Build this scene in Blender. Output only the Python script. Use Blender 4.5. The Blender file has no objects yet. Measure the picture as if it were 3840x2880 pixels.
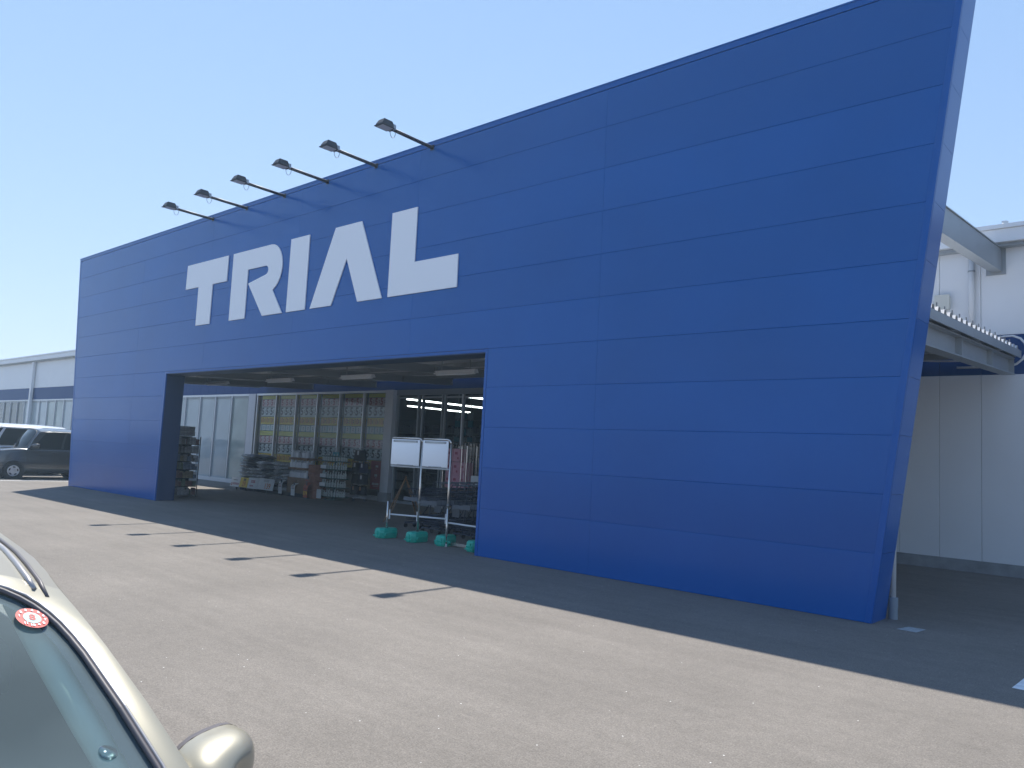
import bpy, bmesh, math, random
from mathutils import Vector, Matrix

random.seed(7)
SC = bpy.context.scene
COL = SC.collection

# ------------------------------------------------------------------ camera, sky, sun, exposure
CAM_POS = Vector((0.0, -9.6112, 1.70))
FWD = Vector((-0.66239, 0.7436005, 0.0910921)).normalized()
UPV = Vector((0.0221763, -0.1020768, 0.9945293)).normalized()
RGT = FWD.cross(UPV).normalized()
UPV = RGT.cross(FWD).normalized()
cam_d = bpy.data.cameras.new('camera'); cam = bpy.data.objects.new('camera', cam_d); COL.objects.link(cam)
cam.matrix_world = Matrix(((RGT.x, UPV.x, -FWD.x, CAM_POS.x), (RGT.y, UPV.y, -FWD.y, CAM_POS.y),
                           (RGT.z, UPV.z, -FWD.z, CAM_POS.z), (0, 0, 0, 1)))
cam_d.sensor_width = 36.0; cam_d.lens = 36.0 * 2930.3 / 3840.0
cam_d.clip_start = 0.05; cam_d.clip_end = 3000
SC.camera = cam

SUN_TO = Vector((-3.75, 2.42, 7.56)).normalized()          # towards the sun
ELEV = math.asin(SUN_TO.z); AZ = math.atan2(SUN_TO.x, SUN_TO.y)
world = bpy.data.worlds.new('World'); SC.world = world; world.use_nodes = True
nt = world.node_tree; nt.nodes.clear()
sky = nt.nodes.new('ShaderNodeTexSky'); sky.sky_type = 'NISHITA'; sky.sun_disc = False
sky.sun_elevation = ELEV; sky.sun_rotation = AZ
sky.altitude = 0; sky.air_density = 0.6; sky.dust_density = 0.0; sky.ozone_density = 4.0
bg = nt.nodes.new('ShaderNodeBackground'); bg.inputs['Strength'].default_value = 0.131
wo = nt.nodes.new('ShaderNodeOutputWorld')
# one soft shoulder over the whole sky, as a hazy summer sky is evener than clean air
SHC, SHK = 1.7, 2.02
v1 = nt.nodes.new('ShaderNodeVectorMath'); v1.operation = 'SCALE'; v1.inputs['Scale'].default_value = 1 / SHC
v2 = nt.nodes.new('ShaderNodeVectorMath'); v2.operation = 'ADD'; v2.inputs[1].default_value = (1, 1, 1)
v3 = nt.nodes.new('ShaderNodeVectorMath'); v3.operation = 'DIVIDE'
v4 = nt.nodes.new('ShaderNodeVectorMath'); v4.operation = 'MULTIPLY'; v4.inputs[1].default_value = (SHK * .92, SHK * 1.01, SHK * 1.21)
nt.links.new(sky.outputs[0], v1.inputs[0]); nt.links.new(v1.outputs[0], v2.inputs[0]); nt.links.new(sky.outputs[0], v3.inputs[0]); nt.links.new(v2.outputs[0], v3.inputs[1])
nt.links.new(v3.outputs[0], v4.inputs[0]); nt.links.new(v4.outputs[0], bg.inputs[0]); nt.links.new(bg.outputs[0], wo.inputs[0])
sd = bpy.data.lights.new('sun', 'SUN'); sd.energy = 2.75; sd.angle = math.radians(0.53); sd.color = (1.0, 0.955, 0.88)
sun = bpy.data.objects.new('sun', sd); COL.objects.link(sun)
sun.rotation_euler = (-SUN_TO).to_track_quat('-Z', 'Y').to_euler()
SC.view_settings.view_transform = 'Standard'; SC.view_settings.look = 'None'
SC.view_settings.exposure = 1.40; SC.view_settings.gamma = 1.0
SC.view_settings.use_curve_mapping = False

# ------------------------------------------------------------------ materials
def mat(name, base, rough=0.5, metal=0.0, spec=0.5, var=0.0, vscale=3.0, bump=0.0, bscale=30.0, coat=0.0, coat_r=0.05, stretch=None):
    m = bpy.data.materials.new(name); m.use_nodes = True
    t = m.node_tree; b = t.nodes['Principled BSDF']
    b.inputs['Base Color'].default_value = (*base, 1)
    b.inputs['Roughness'].default_value = rough; b.inputs['Metallic'].default_value = metal
    b.inputs['Specular IOR Level'].default_value = spec
    b.inputs['Coat Weight'].default_value = coat; b.inputs['Coat Roughness'].default_value = coat_r
    tc = t.nodes.new('ShaderNodeTexCoord'); mp = t.nodes.new('ShaderNodeMapping')
    t.links.new(tc.outputs['Object'], mp.inputs['Vector'])
    if stretch: mp.inputs['Scale'].default_value = stretch
    if var > 0:
        n = t.nodes.new('ShaderNodeTexNoise'); n.inputs['Scale'].default_value = vscale; n.inputs['Detail'].default_value = 6
        r = t.nodes.new('ShaderNodeMapRange'); r.inputs[1].default_value = .3; r.inputs[2].default_value = .7
        r.inputs[3].default_value = 1 - var; r.inputs[4].default_value = 1 + var
        mx = t.nodes.new('ShaderNodeVectorMath'); mx.operation = 'SCALE'; mx.inputs[0].default_value = base
        t.links.new(mp.outputs[0], n.inputs['Vector']); t.links.new(n.outputs[0], r.inputs[0])
        t.links.new(r.outputs[0], mx.inputs['Scale']); t.links.new(mx.outputs[0], b.inputs['Base Color'])
    if bump > 0:
        n2 = t.nodes.new('ShaderNodeTexNoise'); n2.inputs['Scale'].default_value = bscale; n2.inputs['Detail'].default_value = 3
        bp = t.nodes.new('ShaderNodeBump'); bp.inputs['Strength'].default_value = bump; bp.inputs['Distance'].default_value = 0.01
        t.links.new(mp.outputs[0], n2.inputs['Vector']); t.links.new(n2.outputs[0], bp.inputs['Height'])
        t.links.new(bp.outputs[0], b.inputs['Normal'])
    return m

def glass_mat(name, tint, refl=1.0, rough=0.0, dust=0.0):
    m = bpy.data.materials.new(name); m.use_nodes = True
    t = m.node_tree; t.nodes.clear()
    o = t.nodes.new('ShaderNodeOutputMaterial'); mx = t.nodes.new('ShaderNodeMixShader')
    tr = t.nodes.new('ShaderNodeBsdfTransparent'); tr.inputs[0].default_value = (*tint, 1)
    gl = t.nodes.new('ShaderNodeBsdfGlossy'); gl.inputs['Roughness'].default_value = rough
    # Schlick reflectance from the facing angle (the same on both faces of a pane)
    lw = t.nodes.new('ShaderNodeLayerWeight'); lw.inputs[0].default_value = .5
    pw = t.nodes.new('ShaderNodeMath'); pw.operation = 'POWER'; pw.inputs[1].default_value = 5
    mu = t.nodes.new('ShaderNodeMath'); mu.operation = 'MULTIPLY_ADD'; mu.inputs[1].default_value = .96 * refl; mu.inputs[2].default_value = .04 * refl; mu.use_clamp = True
    t.links.new(lw.outputs['Facing'], pw.inputs[0]); t.links.new(pw.outputs[0], mu.inputs[0]); t.links.new(mu.outputs[0], mx.inputs[0])
    if dust > 0:
        df = t.nodes.new('ShaderNodeBsdfDiffuse'); df.inputs[0].default_value = (.42, .52, .52, 1)
        g = t.nodes.new('ShaderNodeNewGeometry'); vo = t.nodes.new('ShaderNodeTexVoronoi'); vo.inputs['Scale'].default_value = 34; t.links.new(g.outputs['Position'], vo.inputs['Vector'])
        sc_ = t.nodes.new('ShaderNodeSeparateColor'); t.links.new(vo.outputs['Color'], sc_.inputs[0])
        r1 = t.nodes.new('ShaderNodeMapRange'); r1.inputs[1].default_value = .06; r1.inputs[2].default_value = .1; r1.inputs[3].default_value = .5; r1.inputs[4].default_value = 0; t.links.new(vo.outputs['Distance'], r1.inputs[0])
        r2 = t.nodes.new('ShaderNodeMapRange'); r2.inputs[1].default_value = .78; r2.inputs[2].default_value = .8; t.links.new(sc_.outputs[0], r2.inputs[0])
        m1 = t.nodes.new('ShaderNodeMath'); m1.operation = 'MULTIPLY'; t.links.new(r1.outputs[0], m1.inputs[0]); t.links.new(r2.outputs[0], m1.inputs[1])
        no = t.nodes.new('ShaderNodeTexNoise'); no.inputs['Scale'].default_value = 3.0; t.links.new(g.outputs['Position'], no.inputs['Vector'])
        r3 = t.nodes.new('ShaderNodeMapRange'); r3.inputs[1].default_value = .3; r3.inputs[2].default_value = .7; r3.inputs[3].default_value = dust * .75; r3.inputs[4].default_value = dust * 1.25; t.links.new(no.outputs[0], r3.inputs[0])
        m2 = t.nodes.new('ShaderNodeMath'); m2.operation = 'ADD'; m2.use_clamp = True; t.links.new(m1.outputs[0], m2.inputs[0]); t.links.new(r3.outputs[0], m2.inputs[1])
        m0 = t.nodes.new('ShaderNodeMixShader'); t.links.new(m2.outputs[0], m0.inputs[0]); t.links.new(tr.outputs[0], m0.inputs[1]); t.links.new(df.outputs[0], m0.inputs[2])
        t.links.new(m0.outputs[0], mx.inputs[1]); t.links.new(gl.outputs[0], mx.inputs[2]); t.links.new(mx.outputs[0], o.inputs[0])
        return m
    t.links.new(tr.outputs[0], mx.inputs[1]); t.links.new(gl.outputs[0], mx.inputs[2]); t.links.new(mx.outputs[0], o.inputs[0])
    return m

def emit_mat(name, c, s):
    m = bpy.data.materials.new(name); m.use_nodes = True; t = m.node_tree; t.nodes.clear()
    o = t.nodes.new('ShaderNodeOutputMaterial'); e = t.nodes.new('ShaderNodeEmission')
    e.inputs[0].default_value = (*c, 1); e.inputs[1].default_value = s; t.links.new(e.outputs[0], o.inputs[0]); return m

def asphalt_mat():
    m = bpy.data.materials.new('asphalt'); m.use_nodes = True; t = m.node_tree; b = t.nodes['Principled BSDF']
    L = t.links.new; N = t.nodes.new
    g = N('ShaderNodeNewGeometry')
    def noise(s, d=4, r=.55):
        n = N('ShaderNodeTexNoise'); n.inputs['Scale'].default_value = s; n.inputs['Detail'].default_value = d
        n.inputs['Roughness'].default_value = r; L(g.outputs['Position'], n.inputs['Vector']); return n
    def ramp(src, a, c, lo, hi):
        r = N('ShaderNodeMapRange'); r.inputs[1].default_value = a; r.inputs[2].default_value = c
        r.inputs[3].default_value = lo; r.inputs[4].default_value = hi; L(src, r.inputs[0]); return r.outputs[0]
    def mul(x, y):
        q = N('ShaderNodeMath'); q.operation = 'MULTIPLY'; L(x, q.inputs[0]); L(y, q.inputs[1]); return q.outputs[0]
    fine = noise(95, 3, .7); mid = noise(9, 5); big = noise(.55, 4)
    grit = noise(34, 3, .65)
    v = mul(mul(mul(ramp(fine.outputs[0], .3, .7, .62, 1.38), ramp(grit.outputs[0], .3, .7, .86, 1.14)), ramp(mid.outputs[0], .3, .7, .93, 1.07)), ramp(big.outputs[0], .3, .7, .9, 1.1))
    # long faint drag and tyre streaks
    mp = N('ShaderNodeMapping'); mp.inputs['Scale'].default_value = (.35, 5, 1); mp.inputs['Rotation'].default_value = (0, 0, .12)
    L(g.outputs['Position'], mp.inputs['Vector'])
    st = N('ShaderNodeTexNoise'); st.inputs['Scale'].default_value = .8; st.inputs['Detail'].default_value = 3; L(mp.outputs[0], st.inputs['Vector'])
    v = mul(v, ramp(st.outputs[0], .35, .65, .95, 1.05))
    # scattered darker stains
    sp = noise(1.7, 2); v = mul(v, ramp(sp.outputs[0], .62, .76, 1.0, .93))
    sc = N('ShaderNodeVectorMath'); sc.operation = 'SCALE'; sc.inputs[0].default_value = (.186, .167, .146); L(v, sc.inputs['Scale'])
    # sparkling glints on the surface, painted in as pale specks
    vo = N('ShaderNodeTexVoronoi'); vo.inputs['Scale'].default_value = 12.0; L(g.outputs['Position'], vo.inputs['Vector'])
    vc = N('ShaderNodeSeparateColor'); L(vo.outputs['Color'], vc.inputs[0])
    pick = ramp(vc.outputs[0], .88, .89, 0, 1); near = ramp(vo.outputs['Distance'], .04, .075, 1, 0)
    fac = mul(pick, near)
    mx = N('ShaderNodeMix'); mx.data_type = 'RGBA'; L(fac, mx.inputs[0]); L(sc.outputs[0], mx.inputs[6]); mx.inputs[7].default_value = (.85, .83, .80, 1)
    L(mx.outputs[2], b.inputs['Base Color'])
    b.inputs['Roughness'].default_value = .88; b.inputs['Specular IOR Level'].default_value = .3
    bp = N('ShaderNodeBump'); bp.inputs['Strength'].default_value = .55; bp.inputs['Distance'].default_value = .008
    L(fine.outputs[0], bp.inputs['Height']); L(bp.outputs[0], b.inputs['Normal'])
    return m

M = {}
M['asphalt'] = asphalt_mat()
M['blue'] = mat('blue_panel', (.0004, .090, .345), .21, 0, .36, var=.05, vscale=.6, bump=.035, bscale=1.3)
_t = M['blue'].node_tree; _b = _t.nodes['Principled BSDF']; _o = _t.nodes.new('ShaderNodeObjectInfo')     # each panel from its own batch
_m = _t.nodes.new('ShaderNodeMapRange'); _m.inputs[3].default_value = .96; _m.inputs[4].default_value = 1.04; _t.links.new(_o.outputs['Random'], _m.inputs[0])
_v = _t.nodes.new('ShaderNodeVectorMath'); _v.operation = 'SCALE'; _t.links.new(_b.inputs['Base Color'].links[0].from_socket, _v.inputs[0]); _t.links.new(_m.outputs[0], _v.inputs['Scale']); _t.links.new(_v.outputs[0], _b.inputs['Base Color'])
_r = _t.nodes.new('ShaderNodeMapRange'); _r.inputs[3].default_value = .18; _r.inputs[4].default_value = .25; _t.links.new(_o.outputs['Random'], _r.inputs[0]); _t.links.new(_r.outputs[0], _b.inputs['Roughness'])
M['blue_trim'] = mat('blue_trim', (.002, .088, .345), .28, 0, .35)
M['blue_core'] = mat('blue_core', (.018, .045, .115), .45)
M['white_letter'] = mat('white_letter', (.82, .85, .89), .4)
M['white_wall'] = mat('white_wall', (.74, .76, .78), .42, 0, .5, var=.02, vscale=1.2)
M['blue_band'] = mat('blue_band', (.008, .05, .18), .55, 0, .3)
M['alu'] = mat('aluminium', (.62, .64, .66), .35, .3)
M['alu_dark'] = mat('dark_aluminium', (.2, .22, .24), .4, .3)
M['galv'] = mat('galvanised', (.36, .38, .40), .42, .55, var=.12, vscale=6)
M['steel'] = mat('grey_steel', (.30, .33, .355), .45, .15, var=.06, vscale=2)
M['deck'] = mat('deck_sheet', (.66, .67, .69), .4, .3, var=.05, vscale=4)
M['concrete'] = mat('concrete', (.28, .29, .30), .85, var=.16, vscale=5, bump=.25, bscale=40)
M['col_grey'] = mat('column_grey', (.55, .57, .60), .5)
M['film'] = mat('window_film', (.37, .43, .45), .04, 0, .5, var=.10, vscale=.9)
M['film2'] = mat('window_film_green', (.33, .39, .37), .05, 0, .5, var=.14, vscale=1.1)
M['dark_pane'] = mat('dark_pane', (.05, .06, .06), .03, 0, .5, var=.5, vscale=3)
M['glass'] = glass_mat('clear_glass', (.90, .93, .93), .5)
M['door_glass'] = glass_mat('door_glass', (.72, .78, .82), .6)
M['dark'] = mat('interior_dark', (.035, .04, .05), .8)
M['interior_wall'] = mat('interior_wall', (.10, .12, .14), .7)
M['tube'] = emit_mat('lamp_tube', (1, .97, .86), 5.0)
M['paint'] = mat('road_paint', (.70, .72, .73), .7, var=.12, vscale=14)
M['paint_old'] = mat('worn_paint', (.33, .36, .37), .8, var=.25, vscale=18)
M['lamp_black'] = mat('lamp_black', (.022, .02, .026), .5)
M['arm'] = mat('arm_paint', (.022, .018, .028), .5)
M['lens'] = mat('lamp_lens', (.45, .47, .5), .15)
M['pvc'] = mat('white_pvc', (.68, .69, .70), .4)
M['pvc_grey'] = mat('grey_pvc', (.22, .26, .30), .5)
M['ivory'] = mat('ivory_box', (.60, .60, .54), .45)
M['green'] = mat('green_tank', (.0, .40, .285), .36, var=.06, vscale=8)
M['stainless'] = mat('stainless', (.62, .58, .53), .25, .85)
M['whiteboard'] = mat('whiteboard', (.88, .90, .92), .25)
M['cart'] = mat('cart_metal', (.035, .045, .075), .35, .5)
M['cart_grey'] = mat('cart_plastic', (.095, .11, .135), .45)
M['rubber'] = mat('rubber', (.018, .018, .02), .7)
M['card'] = mat('cardboard', (.23, .15, .095), .8, var=.1, vscale=9)
M['card_red'] = mat('printed_carton', (.30, .15, .11), .7, var=.35, vscale=26)
M['bag'] = mat('soil_bag', (.34, .37, .39), .32, var=.5, vscale=14, bump=.35, bscale=22)
M['bag2'] = mat('soil_bag_pale', (.50, .52, .54), .32, var=.45, vscale=17, bump=.35, bscale=25)
M['bag3'] = mat('soil_bag_dark', (.09, .095, .11), .32, var=.5, vscale=11, bump=.35, bscale=22)
M['jug'] = mat('white_jug', (.62, .66, .72), .35)
M['tier_green'] = mat('tier_green', (.015, .07, .06), .5)
M['bottle'] = mat('pale_bottle', (.38, .43, .42), .35, var=.3, vscale=30)
M['tote'] = mat('black_fabric', (.012, .012, .018), .9)
M['tote_navy'] = mat('navy_fabric', (.01, .016, .05), .9)
M['tag'] = mat('paper_tag', (.6, .6, .6), .7)
M['kraft'] = mat('kraft_tag', (.38, .22, .13), .7)
M['wood'] = mat('stained_wood', (.20, .11, .05), .5, var=.3, vscale=8, stretch=(1, 1, 8))
M['pink'] = mat('pink_carton', (.55, .27, .34), .6, var=.06, vscale=10)
M['pink_dark'] = mat('pink_print', (.34, .06, .11), .6)
M['packet'] = [mat('packet_%s' % n, c, .45, var=.55, vscale=34) for n, c in
               (('brown', (.17, .15, .14)), ('grey', (.32, .32, .33)), ('red', (.19, .10, .09)), ('green', (.13, .16, .10)), ('ochre', (.24, .19, .11)), ('blue', (.14, .17, .23)))]
M['poster_pink'] = mat('poster_pink', (.62, .47, .48), .7); M['poster_white'] = mat('poster_white', (.62, .65, .66), .7)
M['poster_yellow'] = mat('poster_yellow', (.68, .50, .06), .7); M['poster_lime'] = mat('poster_lime', (.58, .55, .10), .7)
M['ink_black'] = mat('ink_black', (.03, .03, .04), .7); M['ink_red'] = mat('ink_red', (.33, .05, .07), .7)
M['ink_orange'] = mat('ink_orange', (.50, .17, .03), .7); M['ink_white'] = mat('ink_white', (.62, .62, .62), .7)
M['red_poster'] = mat('red_poster', (.27, .025, .04), .6); M['orange_card'] = mat('orange_card', (.42, .10, .045), .6)
M['ink_teal'] = mat('ink_teal', (.05, .25, .30), .7)

# ------------------------------------------------------------------ mesh helpers
BASE = {}
class MB:
    def __init__(s): s.v = []; s.f = []
    def add(s, vs, fs):
        o = len(s.v); s.v += [tuple(v) for v in vs]; s.f += [tuple(i + o for i in f) for f in fs]; return s
    def box(s, x0, x1, y0, y1, z0, z1):
        return s.add([(x0, y0, z0), (x1, y0, z0), (x1, y1, z0), (x0, y1, z0), (x0, y0, z1), (x1, y0, z1), (x1, y1, z1), (x0, y1, z1)],
                     [(3, 2, 1, 0), (4, 5, 6, 7), (0, 1, 5, 4), (1, 2, 6, 5), (2, 3, 7, 6), (3, 0, 4, 7)])
    def cbox(s, x0, x1, y0, y1, z0, z1, c):
        """box with chamfered vertical and top edges"""
        def ring(k, z): return [(x0 + k, y0, z), (x1 - k, y0, z), (x1, y0 + k, z), (x1, y1 - k, z), (x1 - k, y1, z), (x0 + k, y1, z), (x0, y1 - k, z), (x0, y0 + k, z)]
        def shr(r, d):
            cx, cy = (x0 + x1) / 2, (y0 + y1) / 2
            return [(cx + (a - cx) * (1 - 2 * d / (x1 - x0)), cy + (b - cy) * (1 - 2 * d / (y1 - y0)), z) for a, b, z in r]
        rs = [shr(ring(c, z0), c), ring(c, z0 + c), ring(c, z1 - c), shr(ring(c, z1), c)]
        vs = sum(rs, []); fs = [tuple(range(7, -1, -1)), tuple(range(24, 32))]
        for k in range(3):
            for i in range(8): fs.append((k * 8 + i, k * 8 + (i + 1) % 8, k * 8 + 8 + (i + 1) % 8, k * 8 + 8 + i))
        return s.add(vs, fs)
    def prism_y(s, poly, y0, y1):
        """polygon in (x,z), counter-clockwise seen from -y; front at y0"""
        n = len(poly); vs = [(x, y0, z) for x, z in poly] + [(x, y1, z) for x, z in poly]
        fs = [tuple(range(n)), tuple(range(2 * n - 1, n - 1, -1))]
        for i in range(n): j = (i + 1) % n; fs.append((j, i, i + n, j + n))
        return s.add(vs, fs)
    def prism_x(s, poly, x0, x1):
        """polygon in (y,z)"""
        n = len(poly); vs = [(x0, y, z) for y, z in poly] + [(x1, y, z) for y, z in poly]
        fs = [tuple(range(n - 1, -1, -1)), tuple(range(n, 2 * n))]
        for i in range(n): j = (i + 1) % n; fs.append((i, j, j + n, i + n))
        return s.add(vs, fs)
    def panel(s, q, y0, ch, dep, lip=None):
        """flat panel: quad in (x,z) ccw from -y, chamfered rim; lip=(rise, depth) gives the upper edge a weathered fold"""
        cx = sum(p[0] for p in q) / 4; cz = sum(p[1] for p in q) / 4
        def ins(p): return (p[0] + (ch if p[0] < cx else -ch), p[1] + (ch if p[1] < cz else (-ch if not lip else -lip[0])))
        vs = [(*(ins(p)[:1]), y0, ins(p)[1]) for p in q] + [(p[0], y0 + (ch if not lip or p[1] < cz else lip[1]), p[1]) for p in q] + [(p[0], y0 + dep, p[1]) for p in q]
        fs = [(0, 1, 2, 3), (11, 10, 9, 8)]
        for k in (0, 4):
            for i in range(4): j = (i + 1) % 4; fs.append((k + j, k + i, k + i + 4, k + j + 4))
        return s.add(vs, fs)
    def tube(s, pts, r, n=8, caps=True, radii=None):
        pts = [Vector(p) for p in pts]; m = len(pts); vs = []; fs = []
        prev = None
        for i, p in enumerate(pts):
            d = (pts[min(i + 1, m - 1)] - pts[max(i - 1, 0)]).normalized()
            if prev is None:
                a = Vector((0, 0, 1)) if abs(d.z) < .9 else Vector((1, 0, 0)); u = d.cross(a).normalized()
            else:
                u = (prev - d * prev.dot(d)).normalized()
            prev = u; w = d.cross(u); rr = radii[i] if radii else r
            for k in range(n):
                t = 2 * math.pi * k / n; vs.append(p + u * math.cos(t) * rr + w * math.sin(t) * rr)
        for i in range(m - 1):
            for k in range(n): fs.append((i * n + k, i * n + (k + 1) % n, (i + 1) * n + (k + 1) % n, (i + 1) * n + k))
        if caps: fs.append(tuple(range(n - 1, -1, -1))); fs.append(tuple(range((m - 1) * n, m * n)))
        return s.add(vs, fs)
    def lathe(s, prof, c, axis='z', n=20):
        """profile of (r, h); closed with caps when r is 0 at the ends"""
        vs = []; fs = []
        for r, h in prof:
            for k in range(n):
                t = 2 * math.pi * k / n; a, b = r * math.cos(t), r * math.sin(t)
                p = (a, b, h) if axis == 'z' else ((a, h, b) if axis == 'y' else (h, a, b))
                vs.append((c[0] + p[0], c[1] + p[1], c[2] + p[2]))
        for i in range(len(prof) - 1):
            for k in range(n): fs.append((i * n + k, i * n + (k + 1) % n, (i + 1) * n + (k + 1) % n, (i + 1) * n + k))
        fs.append(tuple(range(n - 1, -1, -1))); fs.append(tuple(range((len(prof) - 1) * n, len(prof) * n)))
        return s.add(vs, fs)
    def grid(s, P, flip=False, closed_u=False):
        """P[i][j] points"""
        a = len(P); b = len(P[0]); vs = [p for r in P for p in r]; fs = []
        for i in range(a - 1):
            for j in range(b if closed_u else b - 1):
                q = (i * b + j, i * b + (j + 1) % b, (i + 1) * b + (j + 1) % b, (i + 1) * b + j)
                fs.append(q[::-1] if flip else q)
        return s.add(vs, fs)
    def build(s, name, m, parent=None, smooth=False, label=None, cat=None, group=None, kind=None, fix=True):
        me = bpy.data.meshes.new(name)
        if parent is not None: off = BASE.get(parent.name, Vector((0, 0, 0)))
        else:
            xs = [v[0] for v in s.v]; ys = [v[1] for v in s.v]; zs = [v[2] for v in s.v]
            off = Vector(((min(xs) + max(xs)) / 2, (min(ys) + max(ys)) / 2, min(zs)))
        me.from_pydata([(v[0] - off.x, v[1] - off.y, v[2] - off.z) for v in s.v], [], s.f)
        if fix:
            b = bmesh.new(); b.from_mesh(me); bmesh.ops.recalc_face_normals(b, faces=b.faces); b.to_mesh(me); b.free()
        me.materials.append(m)
        if smooth:
            for p in me.polygons: p.use_smooth = True
        o = bpy.data.objects.new(name, me); COL.objects.link(o)
        if parent is not None: o.parent = parent
        else: o.location = off
        tag(o, label, cat, group, kind); return o

def tag(o, label=None, cat=None, group=None, kind=None):
    if label: o['label'] = label
    if cat: o['category'] = cat
    if group: o['group'] = group
    if kind: o['kind'] = kind
    return o

def thing(name, loc, label, cat, group=None, rz=0.0, world=True):
    o = bpy.data.objects.new(name, None); COL.objects.link(o); o.location = loc; o.rotation_euler = (0, 0, rz)
    o.empty_display_size = .2
    tag(o, label, cat, group)
    BASE[o.name] = Vector(loc) if world else Vector((0, 0, 0))
    return o

def dup(root, loc, rz=0.0, label=None, group=None, scale=None):
    r = root.copy(); COL.objects.link(r); r.location = loc; r.rotation_euler = (0, 0, rz)
    if label: r['label'] = label
    if group: r['group'] = group
    if scale: r.scale = scale
    for ch in list(root.children):
        c = ch.copy(); COL.objects.link(c); c.parent = r
        for g in ch.children:
            d = g.copy(); COL.objects.link(d); d.parent = c
    return r

def smooth_bevel(o, w, seg=2, angle=35):
    b = o.modifiers.new('bevel', 'BEVEL'); b.width = w; b.segments = seg; b.limit_method = 'ANGLE'; b.angle_limit = math.radians(angle)
    for p in o.data.polygons: p.use_smooth = True
    return o

TXT = {}
def text_mesh(s, size, align='CENTER', bold=0.0):
    k = (s, size, align, bold)
    if k in TXT: return TXT[k]
    cu = bpy.data.curves.new('lettering', 'FONT'); cu.body = s; cu.size = size; cu.align_x = align; cu.align_y = 'CENTER'
    cu.offset = bold; cu.resolution_u = 3
    ob = bpy.data.objects.new('lettering', cu); COL.objects.link(ob)
    dg = bpy.context.evaluated_depsgraph_get(); dg.update()
    me = bpy.data.meshes.new_from_object(ob.evaluated_get(dg)); bpy.data.objects.remove(ob)
    TXT[k] = me; return me

def text_obj(s, size, m, matrix, parent, bold=0.0, align='CENTER', name='lettering'):
    """matrix: world placement of the text plane (x right, y up, z out), for parents without rotation"""
    me = text_mesh(s, size, align, bold).copy(); me.materials.clear(); me.materials.append(m)
    o = bpy.data.objects.new(name, me); COL.objects.link(o); o.parent = parent
    o.matrix_local = Matrix.Translation(-BASE.get(parent.name, Vector((0, 0, 0)))) @ matrix
    return o
def face_minus_y(x, y, z): return Matrix(((1, 0, 0, x), (0, 0, -1, y), (0, 1, 0, z), (0, 0, 0, 1)))

# ------------------------------------------------------------------ ground
g = MB(); g.add([(-220, -220, 0), (220, -220, 0), (220, 220, 0), (-220, 220, 0)], [(0, 1, 2, 3)])
g.build('ground', M['asphalt'], kind='structure')
MB().add([(-2.612, -.063, .004), (-2.406, -.069, .004), (-2.378, .21, .004), (-2.556, .207, .004)], [(0, 1, 2, 3)]).build('road_marking', M['paint_old'], kind='structure')
MB().add([(-1.24, -1.828, .004), (.5, -1.84, .004), (.5, -1.36, .004), (-1.222, -1.375, .004)], [(0, 1, 2, 3)]).build('road_marking', M['paint'], kind='structure')
for x in (-30.0, -32.55, -35.1):
    MB().box(x - .06, x + .06, -2.0, 4.2, .003, .005).build('road_marking', M['paint'], kind='structure')

# ------------------------------------------------------------------ blue facade
HT = 7.563; TH = .517
def XL(z): return -27.452 - .129 * z
def XR(z): return -2.893 + .1298 * z
OX0, OX1, OZ = -21.213, -9.206, 3.444
ZK = [0.0, .798, 1.479, 2.159, 2.837, 3.503, 4.179, 4.849, 5.526, 6.206, 6.871, 7.475]
VJ = [-23.25, -19.235, -15.225, -11.205, -6.87]
fac = thing('storefront_facade', ((XL(0) + XR(0)) / 2, .26, 0), 'huge blue panelled wall flaring outward at both ends with a wide entrance opening', 'facade')
Y0 = .028
MB().prism_y([(XL(0) + .02, 0), (OX0 - .02, 0), (OX0 - .02, OZ), (XL(OZ) + .02, OZ)], Y0, TH).build('pier', M['blue_core'], fac)
MB().prism_y([(OX1 + .02, 0), (XR(0) - .02, 0), (XR(OZ) - .02, OZ), (OX1 + .02, OZ)], Y0, TH).build('pier', M['blue_core'], fac)
MB().prism_y([(XL(OZ) + .02, OZ), (XR(OZ) - .02, OZ), (XR(HT) - .02, HT - .01), (XL(HT) + .02, HT - .01)], Y0, TH).build('lintel', M['blue_core'], fac)
TR = .075; GH = .0006; GV = .0005
def panel_row(za, zb, xa, xb, ya=None):
    """xa/xb: functions of z for the two ends"""
    cuts = [x for x in VJ if xa(za) + .4 < x < xb(za) - .4]
    ends = [xa] + [(lambda z, c=c: c) for c in cuts] + [xb]
    for i in range(len(ends) - 1):
        l, r = ends[i], ends[i + 1]; z0, z1 = za + GH, zb - GH
        dx = random.uniform(-.0006, .0006)
        MB().panel([(l(z0) + GV, z0), (r(z0) - GV, z0), (r(z1) - GV, z1), (l(z1) + GV, z1)], dx, .0012, .03, lip=(.008, .0055)).build('panel', M['blue'], fac)
for i in range(len(ZK) - 1):
    za, zb = ZK[i], ZK[i + 1]
    if za < 3.4:
        panel_row(za + (.004 if i == 0 else 0), zb, lambda z: XL(z) + TR, lambda z: OX0 - .06)
        panel_row(za + (.004 if i == 0 else 0), zb, lambda z: OX1 + .06, lambda z: XR(z) - TR)
    else:
        panel_row(za, zb, lambda z: XL(z) + TR, lambda z: XR(z) - TR)
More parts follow.
